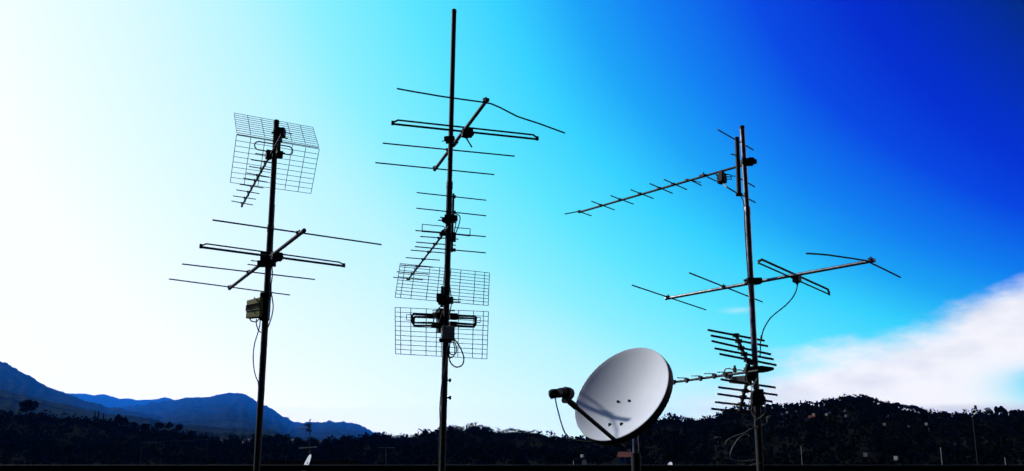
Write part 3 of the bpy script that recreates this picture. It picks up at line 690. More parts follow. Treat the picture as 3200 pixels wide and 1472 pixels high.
base = dc + ddn*(RA + .015) - dn*.005
r_ = ray(*N4(240, 520)); pln = dn.cross(ddn); o_ = Vector((0, 0, EYE))
LN = o_ + r_*((dc - o_).dot(pln)/r_.dot(pln))
ad = (LN - base).normalized()
hook = LN + (base - LN).normalized()*.05
mb = MB().tube([base - ad*.10, hook], .0135, 12); mb.build('feed_arm', 'steel', dish)
ax = (dc + ddn*.06 - dn*DEP - LN).normalized()
holder = MB().tube([hook - ad*.075, hook + ad*.01, LN - ax*.005 - UP*.02], .020, 12); holder.build('feed_clamp', 'plastic', dish, True)
cyl0 = at(*N7(640, 470), LN.y - .01)
ln = MB().lathe(cyl0 - ax*.055, ax, [(0, .024), (.01, .027), (.05, .027), (.056, .038), (.10, .0385), (.112, .036), (.115, .028)], 24); lo = ln.build('feed_horn', 'plastic', dish)
bxl = at(*N7(330, 490), LN.y - .02)
exl = (cyl0 - bxl).normalized(); szl = (UP - exl*UP.dot(exl)).normalized(); eyl = szl.cross(exl)
mb = MB().lathe(bxl - exl*.036, exl, [(0, .018), (.006, .024), (.02, .028), (.04, .0285), (.11, .027)], 20)
mb.prism([bxl - exl*.030 - szl*.012 - eyl*.018, bxl + exl*.01 - szl*.012 - eyl*.018, bxl + exl*.006 - szl*.026 - eyl*.018, bxl - exl*.024 - szl*.034 - eyl*.018], eyl*.036)
mb.build('receiver', 'plastic', dish)
MB().box(at(*N7(305, 514), LN.y - .052), exl*.0068, eyl*.001, szl*.0010).build('seam', 'dish', dish, False)
cy = LN.y
MB().tube(smooth_line([at(*N4(158, 525), cy), at(*N4(166, 570), cy), at(*N4(182, 640), cy+.02), at(*N4(205, 725), cy+.06), at(*N4(232, 812), cy+.12), at(*N4(262, 860), cy+.18), at(*N4(300, 892), cy+.26), at(*N4(400, 915), cy+.4), at(*N4(560, 925), cy+.55)]), .0042, 8).build('feed_cable', 'rubber', dish)
pp = at(*N4(880, 930), DD + .17); pz = dc.z - .03
post = MB().tube([Vector((pp.x, pp.y, .012)), Vector((pp.x, pp.y, pz))], .022, 16); post.lathe(Vector((pp.x, pp.y, 0)), UP, [(0, .12), (.012, .12), (.014, .03)], 16)
post.build('post', 'galv', dish)
sl_ = at(*N4(880, 1024), pp.y).z; MB().tube([Vector((pp.x, pp.y, .02)), Vector((pp.x, pp.y, sl_))], .033, 16).build('post_added_cover', 'plastic', dish)  # dark tube added to hide the brightly lit lower post
bk = dc - dn*(DEP + .02)
mb = MB().box(bk - dn*.01, dw*.09, dn*.012, dt*.12); mb.box(bk - dn*.05, dw*.03, dn*.045, dt*.06); mb.lathe(Vector((pp.x, pp.y, pz - .10)), UP, [(0, .03), (.13, .03)], 14)
mb.tube([bk - dn*.02, bk + ddn*(RA*.8) - dn*.01, base - ad*.10], .011, 8)
mb.build('bracket', 'plastic', dish, True, .004)

# ------------------------------------------------------------------ ground, hills, mountains
def table(px):
    A = sorted((azel(u, v)) for u, v in px); a = np.array([q_[0] for q_ in A]); e = np.array([q_[1] for q_ in A])
    return lambda x: np.interp(x, a, e)
def fbm(x, y, s, o=4):
    return sum(noise.noise(Vector((x*s*2**k, y*s*2**k, 3.7*k))) / 2**k for k in range(o))
def hill(name, px, r0, Rr, r1, zbase, pw, m, amp, sc, na=420, nr=46, a0=-1.05, a1=1.05, drop=0.0, g0=None, rough=0.0):
    el = table(px); az = np.linspace(a0, a1, int(na*1.65))
    na = len(az)
    rs = np.concatenate([np.linspace(r0, Rr, nr), np.linspace(Rr, r1, 10)[1:]])
    zr = np.tan(el(az)) * Rr + EYE - drop
    V = []; 
    for i, a in enumerate(az):
        for j, r in enumerate(rs):
            if r <= Rr: k = (r - r0)/(Rr - r0); z = (zbase + (zr[i] - zbase) * k**pw) if g0 is None else EYE + r*math.tan(el(a))*(g0 + (1 - g0)*k**pw) - 60*max(0, 1 - k*6)
            else: k = 1 - (r - Rr)/(r1 - Rr); z = zbase + (zr[i] - zbase) * (k*k*(3-2*k))
            x, y = r*math.sin(a), r*math.cos(a)
            kk = min(1, max(0, (r - r0)/(Rr - r0)*3)) * (1 if r < Rr*.97 else .25)
            z += amp * kk * fbm(x, y, sc)
            if rough: z += rough * r * (1 - abs(noise.noise(Vector((a*90, r*sc*.25, 5.1))))*2 + .5*noise.noise(Vector((a*400, r*sc*2, 1.0)))) * kk
            V.append((x, y, z))
    n = len(rs); Fc = [(i*n+j, (i+1)*n+j, (i+1)*n+j+1, i*n+j+1) for i in range(na-1) for j in range(n-1)]
    me = bpy.data.meshes.new(name); me.from_pydata(V, [], Fc); me.update(); me.materials.append(M[m])
    me.polygons.foreach_set('use_smooth', [True]*len(me.polygons))
    ob = bpy.data.objects.new(name, me); COL.objects.link(ob); struct(ob)
    return np.array(V).reshape(na, n, 3), az, rs
lm = [(-200,1075),(-60,1108),(0,1130),(31,1147),(66,1163),(82,1172),(116,1194),(151,1211),(179,1221),(201,1229),(239,1244),(261,1254),(298,1263),(339,1273),(402,1288),(452,1296),(490,1304),(534,1315),(596,1321),(628,1324),(700,1334),(780,1338),(840,1342),(900,1380),(1000,1425),(1200,1438),(3400,1439)]
hill('left_mountain', lm, 700, 8000, 11000, -60, .9, 'forest', 10, 1/700, na=700, nr=90, g0=.42, rough=.0028)
fm = [(-200,1235),(201,1229),(220,1230),(267,1230),(292,1236),(310,1233),(330,1232),(348,1238),(374,1247),(402,1245),(427,1251),(471,1249),(490,1248),(515,1241),(530,1244),(546,1252),(600,1270),(800,1300),(1300,1420),(3400,1439)]
hill('far_mountain', fm, 16000, 32000, 38000, -60, 1.0, 'forest', 45, 1/2800, na=700, g0=.6, rough=.0008)
mm_ = [(-200,1300),(400,1275),(546,1252),(570,1247),(596,1243),(647,1243),(672,1238),(689,1233),(716,1228),(735,1231),(754,1230),(770,1236),(800,1255),(825,1267),(863,1291),(912,1319),(928,1324),(952,1330),(1000,1345),(1100,1400),(1300,1436),(3400,1439)]
hill('central_mountain', mm_, 2200, 16500, 20000, -60, .9, 'forest', 20, 1/1300, na=700, nr=90, g0=.48, rough=.0030)
hm = [(-200,1439),(700,1400),(850,1350),(912,1329),(952,1325),(974,1323),(996,1322),(1020,1320),(1050,1319),(1086,1323),(1113,1327),(1140,1339),(1167,1354),(1197,1361),(1260,1380),(1400,1430),(3400,1439)]
hill('low_mountain', hm, 2600, 15000, 18500, -60, .9, 'forest', 16, 1/1100, na=700, nr=90, g0=.5, rough=.0022)
fh = [(-200,1205),(0,1222),(60,1234),(120,1247),(200,1266),(261,1283),(300,1289),(350,1296),(402,1303),(452,1310),(490,1317),(534,1325),(596,1331),(640,1334),(700,1337),(780,1341),(840,1346),(880,1362),(940,1375),(1000,1383),(1100,1400),(1300,1436),(3400,1439)]
hill('foothills', fh, 450, 2600, 3600, -40, .9, 'forest', 5, 1/260, na=800, nr=70, g0=.5, rough=.0022)
ridge = [(-300,1290),(0,1292),(55,1293),(115,1297),(200,1306),(290,1312),(350,1324),(420,1338),(480,1341),(520,1340),(560,1348),(640,1370),(760,1372),(840,1368),(905,1372),(980,1383),(1048,1379),(1088,1373),(1140,1368),(1183,1362),(1224,1369),(1245,1366),(1280,1366),(1301,1360),(1331,1351),(1363,1345),(1393,1346),(1426,1346),(1461,1346),(1479,1336),(1494,1337),(1521,1344),(1556,1350),(1680,1351),(1715,1362),(1802,1370),(1843,1368),(1950,1340),(2048,1313),(2097,1306),(2120,1310),(2153,1312),(2215,1308),(2269,1284),(2304,1276),(2396,1270),(2445,1274),(2480,1269),(2502,1264),(2549,1262),(2599,1256),(2624,1248),(2680,1245),(2720,1248),(2738,1257),(2773,1270),(2804,1274),(2850,1284),(2881,1290),(2909,1297),(2928,1301),(2965,1304),(3000,1300),(3014,1293),(3037,1297),(3077,1292),(3145,1292),(3170,1287),(3200,1286),(3500,1290)]
RH = 330.0
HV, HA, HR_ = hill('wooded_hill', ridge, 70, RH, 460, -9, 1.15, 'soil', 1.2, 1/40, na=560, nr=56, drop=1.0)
def hz_(a, r):
    i = np.interp(a, HA, np.arange(len(HA))); j = np.interp(r, HR_, np.arange(len(HR_)))
    i0, j0 = int(min(i, len(HA)-2)), int(min(j, len(HR_)-2)); fi, fj = i-i0, j-j0; Z = HV[:, :, 2]
    return (Z[i0,j0]*(1-fi)+Z[i0+1,j0]*fi)*(1-fj) + (Z[i0,j0+1]*(1-fi)+Z[i0+1,j0+1]*fi)*fj
def hill_point(u, v):                            # where the line of sight meets the wooded hill
    a, e = azel(u, v)
    for r in np.linspace(72, RH, 500):
        if (hz_(a, r) - EYE)/r >= math.tan(e): break
    return Vector((r*math.sin(a), r*math.cos(a), hz_(a, r))), r
n = 96; gv = [(0, 0, -10.0)]; gf = []
for i, r in enumerate((60, 200, 800, 3000, 9000, 56000)):
    for k in range(n):
        a = 2*math.pi*k/n; gv.append((r*math.sin(a), r*math.cos(a), -10.0 if r < 500 else -62.0 if r > 800 else -30.0))
for k in range(n): gf.append((0, 1+(k+1) % n, 1+k))
for i in range(5):
    for k in range(n): b = 1+i*n; k2 = (k+1) % n; gf.append((b+k, b+k2, b+n+k2, b+n+k))
me = bpy.data.meshes.new('ground'); me.from_pydata(gv, [], gf); me.update(); me.materials.append(M['valley'])
go = bpy.data.objects.new('ground', me); COL.objects.link(go); struct(go)

# ------------------------------------------------------------------ trees
def leaf_cloud(blobs, per, size, rg):
    """leaf-clump faces scattered through a set of ellipsoids (x, y, z, rx, rz)"""
    V = []; Fc = []
    for (x, y, z, rx, rz_) in blobs:
        for _ in range(per):
            d = rg.normal(size=3); d /= np.linalg.norm(d); k = rg.uniform(.35, 1.0)**.5
            c = np.array([x + d[0]*rx*k, y + d[1]*rx*k, z + d[2]*rz_*k])
            u = rg.normal(size=3); u /= np.linalg.norm(u); w = np.cross(u, rg.normal(size=3)); w /= np.linalg.norm(w)
            s = size * rg.uniform(.6, 1.4); b = len(V)
            V += [c - u*s, c + w*s*.6, c + u*s, c - w*s*.6]; Fc.append((b, b+1, b+2, b+3))
    return V, Fc
def mesh_obj(name, V, Fc, m, parent):
    me = bpy.data.meshes.new(name); me.from_pydata([tuple(v) for v in V], [], Fc); me.update(); me.materials.append(M[m])
    o = bpy.data.objects.new(name, me); COL.objects.link(o); o.parent = parent; return o
def tree_proto(kind, seed):                      # one unit tall
    rg = np.random.default_rng(seed)
    t = bpy.data.objects.new(kind, None); COL.objects.link(t)
    mb = MB(); blobs = []
    if kind == 'umbrella_pine':
        mb.tube([(0,0,-.12),(.01,.0,.3),(0,.01,.62)], .03, 6, .018)
        for k in range(7):
            a = k*.9; q_ = (math.cos(a)*.24, math.sin(a)*.24, .78 + rg.uniform(-.05, .05)); mb.tube([(0,0,.5), q_], .014, 5, .007); blobs.append((*q_, .20, .13))
        blobs.append((0, 0, .86, .24, .14)); per, sz = 85, .062
    elif kind == 'cypress':
        mb.tube([(0,0,-.12),(0,0,.5)], .025, 6, .012)
        for k in range(8): z = .1 + k*.11; blobs.append((rg.uniform(-.01,.01), rg.uniform(-.01,.01), z, .10*(1 - (k/8.2)**2)+.012, .09))
        per, sz = 60, .045
    elif kind == 'sparse_tree':
        mb.tube([(0,0,-.12),(.02,.0,.35),(0,.02,.75)], .028, 6, .012)
        for k in range(8):
            a = k*2.4; z = .4 + .07*k; q_ = (math.cos(a)*.22, math.sin(a)*.2, z + .08); mb.tube([(0,0,z-.12), q_], .012, 5, .005); blobs.append((*q_, .10, .08))
        blobs.append((0, 0, .92, .08, .08)); per, sz = 26, .05
    else:
        mb.tube([(0,0,-.12),(.01,.01,.3),(0,0,.6)], .04, 6, .02)
        for k in range(11):
            a = k*2.4; rr = .25*math.sqrt((k+.5)/11); z = .46 + .38*rg.uniform(0, 1); q_ = (math.cos(a)*rr*1.2, math.sin(a)*rr*1.2, z); mb.tube([(0,0,.34), q_], .014, 5, .006); blobs.append((*q_, .17, .14))
        blobs.append((0, 0, .84, .17, .15)); per, sz = 85, .066
    mb.build('trunk', 'bark', t)
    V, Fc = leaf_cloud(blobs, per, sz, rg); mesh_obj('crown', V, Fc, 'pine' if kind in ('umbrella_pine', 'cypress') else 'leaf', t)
    return t
protos = {k: [tree_proto(k, 5+i*7+len(k)) for i in range(3)] for k in ('umbrella_pine', 'cypress', 'sparse_tree', 'broadleaf_tree')}
used = set()
PW = {'umbrella_pine': .84, 'cypress': .22, 'sparse_tree': .6, 'broadleaf_tree': .86}
def plant(kind, u, v, w, label, group=None, r=None, vg=None):
    """tree whose top stands at (u, v) and whose crown is w pixels wide"""
    a, e = azel(u, v); r = r or RH - random.uniform(2, 8)
    zt_ = EYE + math.tan(e)*r/1.0; zg_ = hz_(a, r)
    hgt = max(zt_ - zg_, w*r/F*.7) ; zg_ = min(zg_, zt_ - hgt + .3)
    s = w*r/F/PW[kind]
    i = random.randrange(3); p = protos[kind][i]; loc = Vector((r*math.sin(a), r*math.cos(a), zt_ - hgt)); rot = random.uniform(0, 6.28)
    sc = (s, s, hgt)
    if (kind, i) not in used:
        used.add((kind, i)); p.location = loc; p.rotation_euler = (0, 0, rot); p.scale = sc; o = tag(p, label, 'tree', group)
        if group: p['group'] = group
    else:
        o = copy_thing(p, loc, rot, sc, label); o['category'] = 'tree'
        if 'group' in o.keys(): del o['group']
        if group: o['group'] = group
    return o
G1 = 'umbrella pines in a row down the right end of the hill crest'
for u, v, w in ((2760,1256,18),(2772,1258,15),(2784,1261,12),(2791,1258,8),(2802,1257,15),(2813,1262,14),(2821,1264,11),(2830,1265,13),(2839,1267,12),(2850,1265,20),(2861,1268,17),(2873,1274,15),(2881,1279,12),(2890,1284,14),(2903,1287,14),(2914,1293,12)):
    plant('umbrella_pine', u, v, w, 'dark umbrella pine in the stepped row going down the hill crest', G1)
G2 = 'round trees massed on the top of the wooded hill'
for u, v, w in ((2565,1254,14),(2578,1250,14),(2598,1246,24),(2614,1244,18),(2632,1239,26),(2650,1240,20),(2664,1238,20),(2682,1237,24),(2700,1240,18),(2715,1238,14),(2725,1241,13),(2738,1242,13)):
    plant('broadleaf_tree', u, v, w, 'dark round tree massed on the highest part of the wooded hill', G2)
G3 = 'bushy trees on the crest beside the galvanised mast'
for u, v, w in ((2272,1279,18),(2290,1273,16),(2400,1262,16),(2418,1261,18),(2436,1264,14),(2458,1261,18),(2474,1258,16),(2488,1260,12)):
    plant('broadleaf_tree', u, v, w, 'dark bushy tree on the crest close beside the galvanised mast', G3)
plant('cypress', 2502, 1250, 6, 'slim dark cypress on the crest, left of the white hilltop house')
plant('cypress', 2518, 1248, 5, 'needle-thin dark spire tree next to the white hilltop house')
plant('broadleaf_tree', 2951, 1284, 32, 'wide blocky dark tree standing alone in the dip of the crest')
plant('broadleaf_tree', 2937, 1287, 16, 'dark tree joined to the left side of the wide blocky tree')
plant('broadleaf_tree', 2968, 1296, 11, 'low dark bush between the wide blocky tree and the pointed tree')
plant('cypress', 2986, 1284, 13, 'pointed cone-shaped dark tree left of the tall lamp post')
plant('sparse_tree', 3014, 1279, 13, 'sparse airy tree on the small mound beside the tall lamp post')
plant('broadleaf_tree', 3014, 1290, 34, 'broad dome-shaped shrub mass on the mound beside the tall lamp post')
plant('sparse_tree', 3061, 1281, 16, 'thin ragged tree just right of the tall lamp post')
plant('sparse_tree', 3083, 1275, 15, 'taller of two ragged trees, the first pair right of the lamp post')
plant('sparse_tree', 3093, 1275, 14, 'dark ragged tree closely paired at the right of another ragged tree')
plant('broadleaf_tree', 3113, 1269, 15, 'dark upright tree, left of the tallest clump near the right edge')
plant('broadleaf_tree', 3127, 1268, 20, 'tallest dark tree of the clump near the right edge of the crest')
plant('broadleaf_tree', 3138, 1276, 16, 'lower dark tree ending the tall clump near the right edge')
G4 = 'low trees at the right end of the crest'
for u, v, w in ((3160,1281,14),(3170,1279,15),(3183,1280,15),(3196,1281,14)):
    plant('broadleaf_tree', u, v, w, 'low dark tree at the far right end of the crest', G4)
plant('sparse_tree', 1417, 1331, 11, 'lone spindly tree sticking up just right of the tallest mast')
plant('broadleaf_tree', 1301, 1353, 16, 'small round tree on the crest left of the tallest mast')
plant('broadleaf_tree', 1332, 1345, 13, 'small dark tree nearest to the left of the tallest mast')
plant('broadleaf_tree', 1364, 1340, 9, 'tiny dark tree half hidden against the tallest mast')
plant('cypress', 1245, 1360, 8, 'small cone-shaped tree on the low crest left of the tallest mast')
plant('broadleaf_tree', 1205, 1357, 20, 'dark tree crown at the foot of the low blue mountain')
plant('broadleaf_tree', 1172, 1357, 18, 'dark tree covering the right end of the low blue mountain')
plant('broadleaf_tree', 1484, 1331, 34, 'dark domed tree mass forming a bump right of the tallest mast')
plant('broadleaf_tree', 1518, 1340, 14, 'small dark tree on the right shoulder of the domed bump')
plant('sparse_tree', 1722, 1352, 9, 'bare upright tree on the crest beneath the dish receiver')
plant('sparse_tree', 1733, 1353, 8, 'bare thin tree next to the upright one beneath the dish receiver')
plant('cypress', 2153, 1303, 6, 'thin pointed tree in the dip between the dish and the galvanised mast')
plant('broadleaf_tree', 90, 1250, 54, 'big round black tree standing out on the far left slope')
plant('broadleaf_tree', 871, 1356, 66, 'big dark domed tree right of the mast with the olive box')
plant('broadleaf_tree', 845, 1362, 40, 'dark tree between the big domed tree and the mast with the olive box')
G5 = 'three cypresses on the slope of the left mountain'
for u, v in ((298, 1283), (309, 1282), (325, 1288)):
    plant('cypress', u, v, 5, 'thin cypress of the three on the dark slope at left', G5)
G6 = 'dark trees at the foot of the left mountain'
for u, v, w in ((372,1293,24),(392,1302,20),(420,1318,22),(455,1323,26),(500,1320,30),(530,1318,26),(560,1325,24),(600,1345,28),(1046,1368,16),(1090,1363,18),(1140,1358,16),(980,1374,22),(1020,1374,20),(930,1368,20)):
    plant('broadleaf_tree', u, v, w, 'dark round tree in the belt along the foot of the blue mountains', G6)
for k in protos:                                 # drop prototypes that were never planted
    for i, p in enumerate(protos[k]):
        if (k, i) not in used:
            for c in list(p.children): bpy.data.objects.remove(c)
            bpy.data.objects.remove(p)

# houses first (so that the wood leaves room), then the wood itself
houses = []
def house_mesh(root, w, d, h, rh, wm, rm, chim=True, wins=2):
    """gabled house about its own base: long side w along x"""
    L0 = Vector(root.location)
    mb = MB().prism([L0 + Vector((-w/2, -d/2, -1.5)), L0 + Vector((w/2, -d/2, -1.5)), L0 + Vector((w/2, d/2, -1.5)), L0 + Vector((-w/2, d/2, -1.5))], (0, 0, h + 1.5))
    mb.prism([L0 + Vector((-w/2+.02, -d/2+.02, h)), L0 + Vector((-w/2+.02, d/2-.02, h)), L0 + Vector((-w/2+.02, 0, h + rh - .1))], (w - .04, 0, 0))
    mb.build('wall', wm, root, False)
    mb = MB()
    for s in (-1, 1):
        a = L0 + Vector((-w/2 - .25, s*(d/2 + .3), h - .12)); b = L0 + Vector((-w/2 - .25, 0, h + rh))
        mb.prism([a, b, b + UP*.14, a + UP*.14], (w + .5, 0, 0))
    rf = mb.build('roof', rm, root, False)
    if chim: MB().box(L0 + Vector((w*.2, d*.12, h + rh)), (.3, 0, 0), (0, .3, 0), (0, 0, .7)).build('chimney', wm, rf, False)
    for k in range(wins):
        x = (k + .5)/wins - .5; wdw = MB().box(L0 + Vector((x*w*.85, -d/2 - .01, h*.55)), (.4, 0, 0), (0, .03, 0), (0, 0, .55)); wdw.build('window', 'glass', root, False)
    wdw = MB().box(L0 + Vector((-w/2 - .01, 0, h*.55)), (.03, 0, 0), (0, .35, 0), (0, 0, .5)); wdw.build('window', 'glass', root, False)
def house(u, v, wpx, label, rot=35, wm='wall_white', rm='tile_dark', asp=.8, hf=.5, rf_=.25, chim=True, wins=2, group=None):
    P_, r = hill_point(u, v); w = max(.8*wpx*r/F, 1.1)
    t = thing('house', P_, label, 'house', group); house_mesh(t, w, w*asp, w*hf, w*rf_, wm, rm, chim, wins)
    t.rotation_euler = (0, 0, R(rot)); houses.append((P_.x, P_.y, w*.9)); return t
house(1813, 1458, 42, 'white house with dark openings at the bottom, below the dish receiver', -40, 'wall_white', 'tile_dark', .7, .55, .2, True, 3)
house(1957, 1448, 50, 'house with a red tiled roof and a pale chimney under the dish', -20, 'wall_cream', 'tile', .8, .45, .34)
house(2441, 1318, 20, 'white hillside house nearest to the right of the galvanised mast', -25, 'wall_white', 'tile_dark', .8, .9)
house(2458, 1305, 12, 'small white house above and right of the nearest hillside house', -33, 'wall_white', 'tile_dark', .8, .8)
house(2485, 1301, 14, 'small pale house under the slim cypress on the crest', -29, 'wall_cream')
house(2540, 1312, 20, 'hillside house with an orange-red roof right of the galvanised mast', -37, 'wall_cream', 'tile', .8, .4, .3)
house(2551, 1266, 14, 'white house on the very crest beside the spire tree', -27, 'wall_white', 'tile_dark', .8, .7)
house(2590, 1270, 14, 'white house just under the crest, right of the hilltop house', -31)
house(2582, 1322, 12, 'tall narrow white house in the middle of the dark right hillside', -35, 'wall_white', 'tile_dark', 1, 1.4)
house(2591, 1303, 12, 'small white house directly above the tall narrow one', -24)
house(2636, 1300, 18, 'pale house below the highest trees of the wooded hill', -36, 'wall_cream')
house(2641, 1315, 12, 'lower pale house below the highest trees of the wooded hill', -28)
house(2771, 1315, 12, 'small white house under the stepped row of pines', -32)
house(2837, 1350, 18, 'white house alone halfway down below the row of pines', -26)
house(2892, 1345, 22, 'cluster house with white gable below the end of the pine row', -34)
house(2762, 1342, 16, 'cream house left of the lone white one halfway down', -30, 'wall_cream')
house(2797, 1454, 26, 'low white house at the bottom of the dark right hillside', -37, 'wall_white', 'tile_dark', .6, .4)
house(2703, 1454, 14, 'small yellowish house low on the dark right hillside', -29, 'wall_cream', 'tile_dark', .8, 1.0)
house(2237, 1392, 14, 'small square pale house between the dish and the galvanised mast', -33, 'wall_cream', 'tile_dark', .9, .9)
house(30, 1290, 20, 'pale house on the far left slope near the big round tree', 40, 'wall_white')
house(447, 1345, 24, 'white long house at the foot of the left mountain', 30, 'wall_white', 'tile_dark', .5, .4)
house(758, 1395, 14, 'pale house left of the mast with the olive box', 30)
for k, (u, v, lb) in enumerate(((776, 1385, 'tiny pale house just left of the olive box mast foot'), (912, 1386, 'tiny pale house right of the big domed tree'), (997, 1391, 'tiny pale house right of the small distant antenna'), (690, 1388, 'tiny pale house furthest left in the dark belt'))):
    house(u, v, 11, lb, -32)

def wood():
    rg = np.random.default_rng(4); V = []; Fc = []; cnt = 0
    cand = []
    for _ in range(5200):
        a = rg.uniform(-.66, .66); r = 75 + (RH - 72)*rg.uniform(0, 1)**.75; cand.append((a, r, rg.uniform(.7, 1.5)*(1 + .5*(r > 200))))
    for _ in range(1500):
        a = rg.uniform(-.6, .6); cand.append((a, RH - rg.uniform(-3, 8), rg.uniform(.35, .75)))
    C = []; S = []
    for a, r, s in cand:
        x, y = r*math.sin(a), r*math.cos(a)
        if any((x-hx)**2 + (y-hy)**2 < (hr_+1.2)**2 or (abs(a - math.atan2(hx, hy)) < (hr_*.6)/r and 0 < math.hypot(hx, hy) - r < 22) for hx, hy, hr_ in houses): continue
        z = hz_(a, r); m_ = 30
        d = rg.normal(size=(m_, 3)); d /= np.linalg.norm(d, axis=1)[:, None]; k = rg.uniform(.3, 1, m_)[:, None]**.5
        q_ = np.array([x, y, z + s*.55]) + d*k*np.array([s, s, s*.85]); C.append(q_); S.append(rg.uniform(.22, .42, m_)*s**.5)
    C = np.concatenate(C); S = np.concatenate(S)[:, None]; n_ = len(C)
    u = rg.normal(size=(n_, 3)); u /= np.linalg.norm(u, axis=1)[:, None]; w = np.cross(u, rg.normal(size=(n_, 3))); w /= np.linalg.norm(w, axis=1)[:, None]
    V = np.stack([C - u*S, C + w*S*.7, C + u*S, C - w*S*.7], 1).reshape(-1, 3)
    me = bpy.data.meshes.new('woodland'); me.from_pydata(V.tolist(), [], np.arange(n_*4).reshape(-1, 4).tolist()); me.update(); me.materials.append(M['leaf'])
    o = bpy.data.objects.new('woodland', me); COL.objects.link(o)
    o['kind'] = 'stuff'; tag(o, 'dark scrub and woodland covering the near hillsides', 'woodland')
wood()

# ------------------------------------------------------------------ neighbours across the street
YN = 60.0
nh = thing('neighbour_house', at(965, 1500, YN + 3), 'dark neighbouring house just above the parapet, carrying the small distant antenna', 'house')
x0, x1 = at(800, 1440, YN).x, at(1110, 1440, YN).x; zr_ = at(0, 1446, YN).z; ze = zr_ - 2.6
mb = MB().prism([Vector((x0, YN-4, -10)), Vector((x1, YN-4, -10)), Vector((x1, YN+4, -10)), Vector((x0, YN+4, -10))], (0, 0, ze + 10)); mb.prism([Vector((x0, YN-3.95, ze)), Vector((x0, YN+3.95, ze)), Vector((x0, YN, zr_ - .15))], (x1 - x0, 0, 0)); mb.build('wall', 'render', nh, False)
mb = MB()
for s in (-1, 1):
    a = Vector((x0 - .3, YN + s*4.4, ze - .25)); b = Vector((x0 - .3, YN, zr_)); mb.prism([a, b, b + UP*.12, a + UP*.12], (x1 - x0 + .6, 0, 0))
rf = mb.build('roof', 'tile_dark', nh, False)
# small distant antenna
mp_ = at(968.5, 1441, YN)
sm = thing('antenna_mast', mp_, 'small distant antenna on the ridge of the dark neighbouring house', 'antenna mast')
MB().tube([mp_ - UP*.3, at(969, 1309, YN)], .035, 8).build('pole', 'steel', sm)
K9 = fr(900, 1280, 140/864)
mb = MB().tube([at(*K9(180, 376), YN), at(*K9(420, 345), YN)], .04, 6)
for x in range(205, 380, 14): mb.tube([at(*K9(x, 372-(x-180)*.13), YN) - Vector((.16, -.3, 0)), at(*K9(x, 372-(x-180)*.13), YN) + Vector((.16, -.3, 0))], .018, 5)
mb.build('yagi', 'steel', sm)
MB().tube([at(934, 1401, YN-.1), at(952, 1400, YN-.1), at(989, 1397, YN-.1)], .03, 8).build('crossarm', 'post', sm)
mb = MB().tube([at(*K9(378, 262), YN), at(*K9(395, 345), YN), at(*K9(372, 425), YN)], .04, 6)
for y, l in ((280, 300), (298, 315), (315, 330), (385, 340), (400, 330), (415, 345)): mb.tube([at(*K9(l, y), YN), at(*K9(458, y + 6), YN)], .02, 5)
mb.build('reflector', 'steel', sm)
# small white dish, cut off by the parapet
YS = 52.0
sc_ = at(957, 1452, YS)
sd = thing('satellite_dish', at(962, 1490, YS + .3), 'small distant white dish with a dark logo, peeking over the parapet', 'satellite dish')
az_ = R(62); el_ = R(20)
n2 = Vector((-math.sin(az_)*math.cos(el_), -math.cos(az_)*math.cos(el_), math.sin(el_))); w2 = Vector((math.cos(az_), -math.sin(az_), 0)); t2 = n2.cross(w2); t2 = t2 if t2.z > 0 else -t2
dish_mesh(sc_, w2*.85, t2*1.1, n2, .52, .05, .01, .02, 10, 40).build('reflector', 'dish', sd)
lg = sc_ + t2*.10 - n2*.030
mb = MB()
for k, (x, h_) in enumerate(((-.07, .05), (-.035, .035), (0, .05), (.04, .04))): mb.box(lg + w2*x, w2*.014, n2*.004, t2*h_)
mb.build('logo', 'band', sd, False)
MB().tube([sc_ - n2*.12, Vector((sc_.x + .12, sc_.y + .2, sc_.z - .1)), Vector((sc_.x + .12, sc_.y + .2, ze - 3))], .03, 8).build('post', 'steel', sd)
sd2c = at(2092, 1458, 60)
s2 = thing('satellite_dish', sd2c - UP*2, 'tiny pale dish top showing over the parapet right of the red roof', 'satellite dish')
dish_mesh(sd2c, w2*.9, t2, n2, .3, .05, .01, .02, 8, 32).build('reflector', 'dish', s2)
MB().tube([sd2c - n2*.08, sd2c + Vector((.1, .15, -.2)), sd2c + Vector((.1, .15, -6))], .03, 8).build('post', 'steel', s2)

# ------------------------------------------------------------------ posts and wires
def pole(name, label, cat, u0, v0, u1, v1, Y, r, mat_='post', top=None):
    a, b = at(u0, v0, Y), at(u1, v1, Y); a = Vector((a.x, a.y, a.z)); g_ = (a - b)
    base_ = Vector((a.x, a.y, -9.5)); t = thing(name, base_, label, cat)
    MB().tube([base_, b], r, 8, r*.7).build('shaft', mat_, t)
    if top == 'lamp':
        mb = MB().tube([b, b + Vector((.10, 0, .05)), b + Vector((.32, -.1, .08))], .05, 6); mb.build('arm', mat_, t)
        mb = MB().box(b + Vector((.34, -.1, .18)), (.10, 0, .02), (0, .10, 0), (-.03, 0, .20)); mb.build('lamp_head', 'plastic', t, False, .03)
    return t
pole('lamp_post', 'tall thin lamp post with a small hooked head on the right hillside', 'lamp post', 3051, 1452, 3037, 1279, 95, .055, 'steel', 'lamp')
pole('flag_pole', 'thin bare pole left of the tall lamp post, low on the hillside', 'pole', 2943, 1452, 2939, 1398, 90, .045)
pole('flag_pole', 'short thin pole low between the galvanised mast and the bare pole', 'pole', 2505, 1438, 2503, 1394, 85, .035)
pole('flag_pole', 'short pale pole low near the right edge', 'pole', 3142, 1450, 3140, 1430, 85, .05)
ta = thing('antenna_mast', at(1207, 1460, 70), 'dim T-shaped rooftop aerial left of the tallest mast foot', 'antenna mast')
mb = MB().tube([at(1207, 1480, 70), at(1206, 1399, 70)], .03, 6); mb.build('pole', 'steel', ta)
MB().tube([at(1183, 1399, 70), at(1232, 1399, 70)], .025, 6).build('crossbar', 'post', ta)
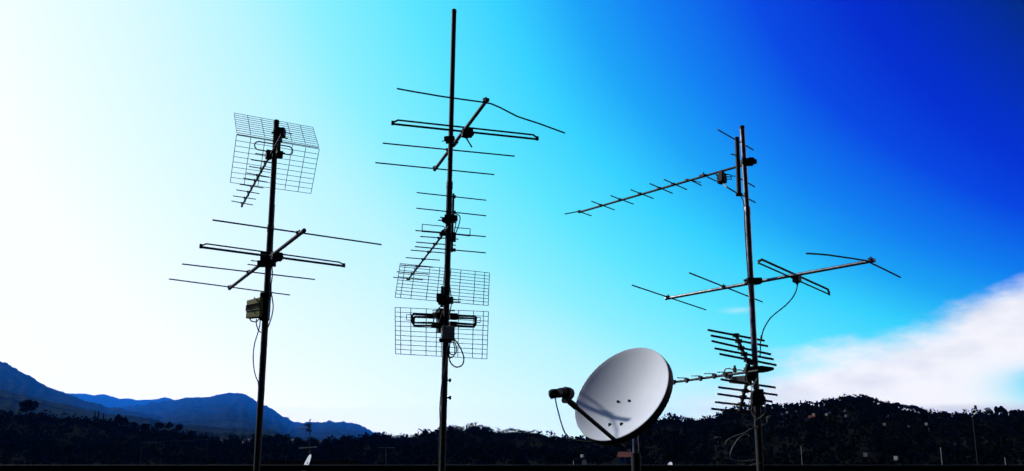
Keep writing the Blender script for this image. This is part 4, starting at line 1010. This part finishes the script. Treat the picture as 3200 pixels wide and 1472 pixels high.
pole('utility_pole', 'dark utility pole at the low end of the sagging wire on the left', 'utility pole', 444, 1450, 444, 1382, 110, .05, 'plastic')
pole('utility_pole', 'dark utility pole at the high end of the sagging wire, left of the first mast', 'utility pole', 650, 1450, 650, 1370, 110, .05, 'plastic')
cw = thing('utility_wire', at(444, 1384, 110), 'thin pale wire sagging across the dark left hillside', 'wire')
MB().tube(smooth_line([at(444, 1384, 109.8), at(500, 1380.5, 109.8), at(560, 1378, 109.8), at(610, 1375, 109.8), at(650, 1372, 109.8)]), .022, 6).build('strand', 'post', cw)

# ------------------------------------------------------------------ the air
me = bpy.data.meshes.new('haze')
x, y0, y1, zl, zh_ = 36000, -400, 44000, -64.0, 2400.0
me.from_pydata([(-x,y0,zl),(x,y0,zl),(x,y1,zl),(-x,y1,zl),(-x,y0,zh_),(x,y0,zh_),(x,y1,zh_),(-x,y1,zh_)], [], [(3,2,1,0),(4,5,6,7),(0,1,5,4),(1,2,6,5),(2,3,7,6),(3,0,4,7)])
hzm = bpy.data.materials.new('haze'); hzm.use_nodes = True; nt = hzm.node_tree
for nd in list(nt.nodes):
    if nd.type == 'BSDF_PRINCIPLED': nt.nodes.remove(nd)
pv = nt.nodes.new('ShaderNodeVolumePrincipled'); pv.inputs['Density'].default_value = DENS; pv.inputs['Color'].default_value = (.012, .21, 1.0, 1); pv.inputs['Anisotropy'].default_value = 0.45
out = [n_ for n_ in nt.nodes if n_.type == 'OUTPUT_MATERIAL'][0]; nt.links.new(pv.outputs[0], out.inputs['Volume'])
me.materials.append(hzm); ho = bpy.data.objects.new('haze', me); COL.objects.link(ho); ho['kind'] = 'stuff'
tag(ho, 'blue haze filling the valley and veiling the mountains', 'haze')

# ------------------------------------------------------------------ render settings
scene.render.engine = 'CYCLES'
vs = scene.view_settings; vs.view_transform = 'Standard'; vs.look = 'None'; vs.exposure = 0; vs.gamma = 1
cy_ = scene.cycles; cy_.use_denoising = True; cy_.max_bounces = 6; cy_.volume_bounces = 0; cy_.sample_clamp_indirect = 5
scene.render.film_transparent = False
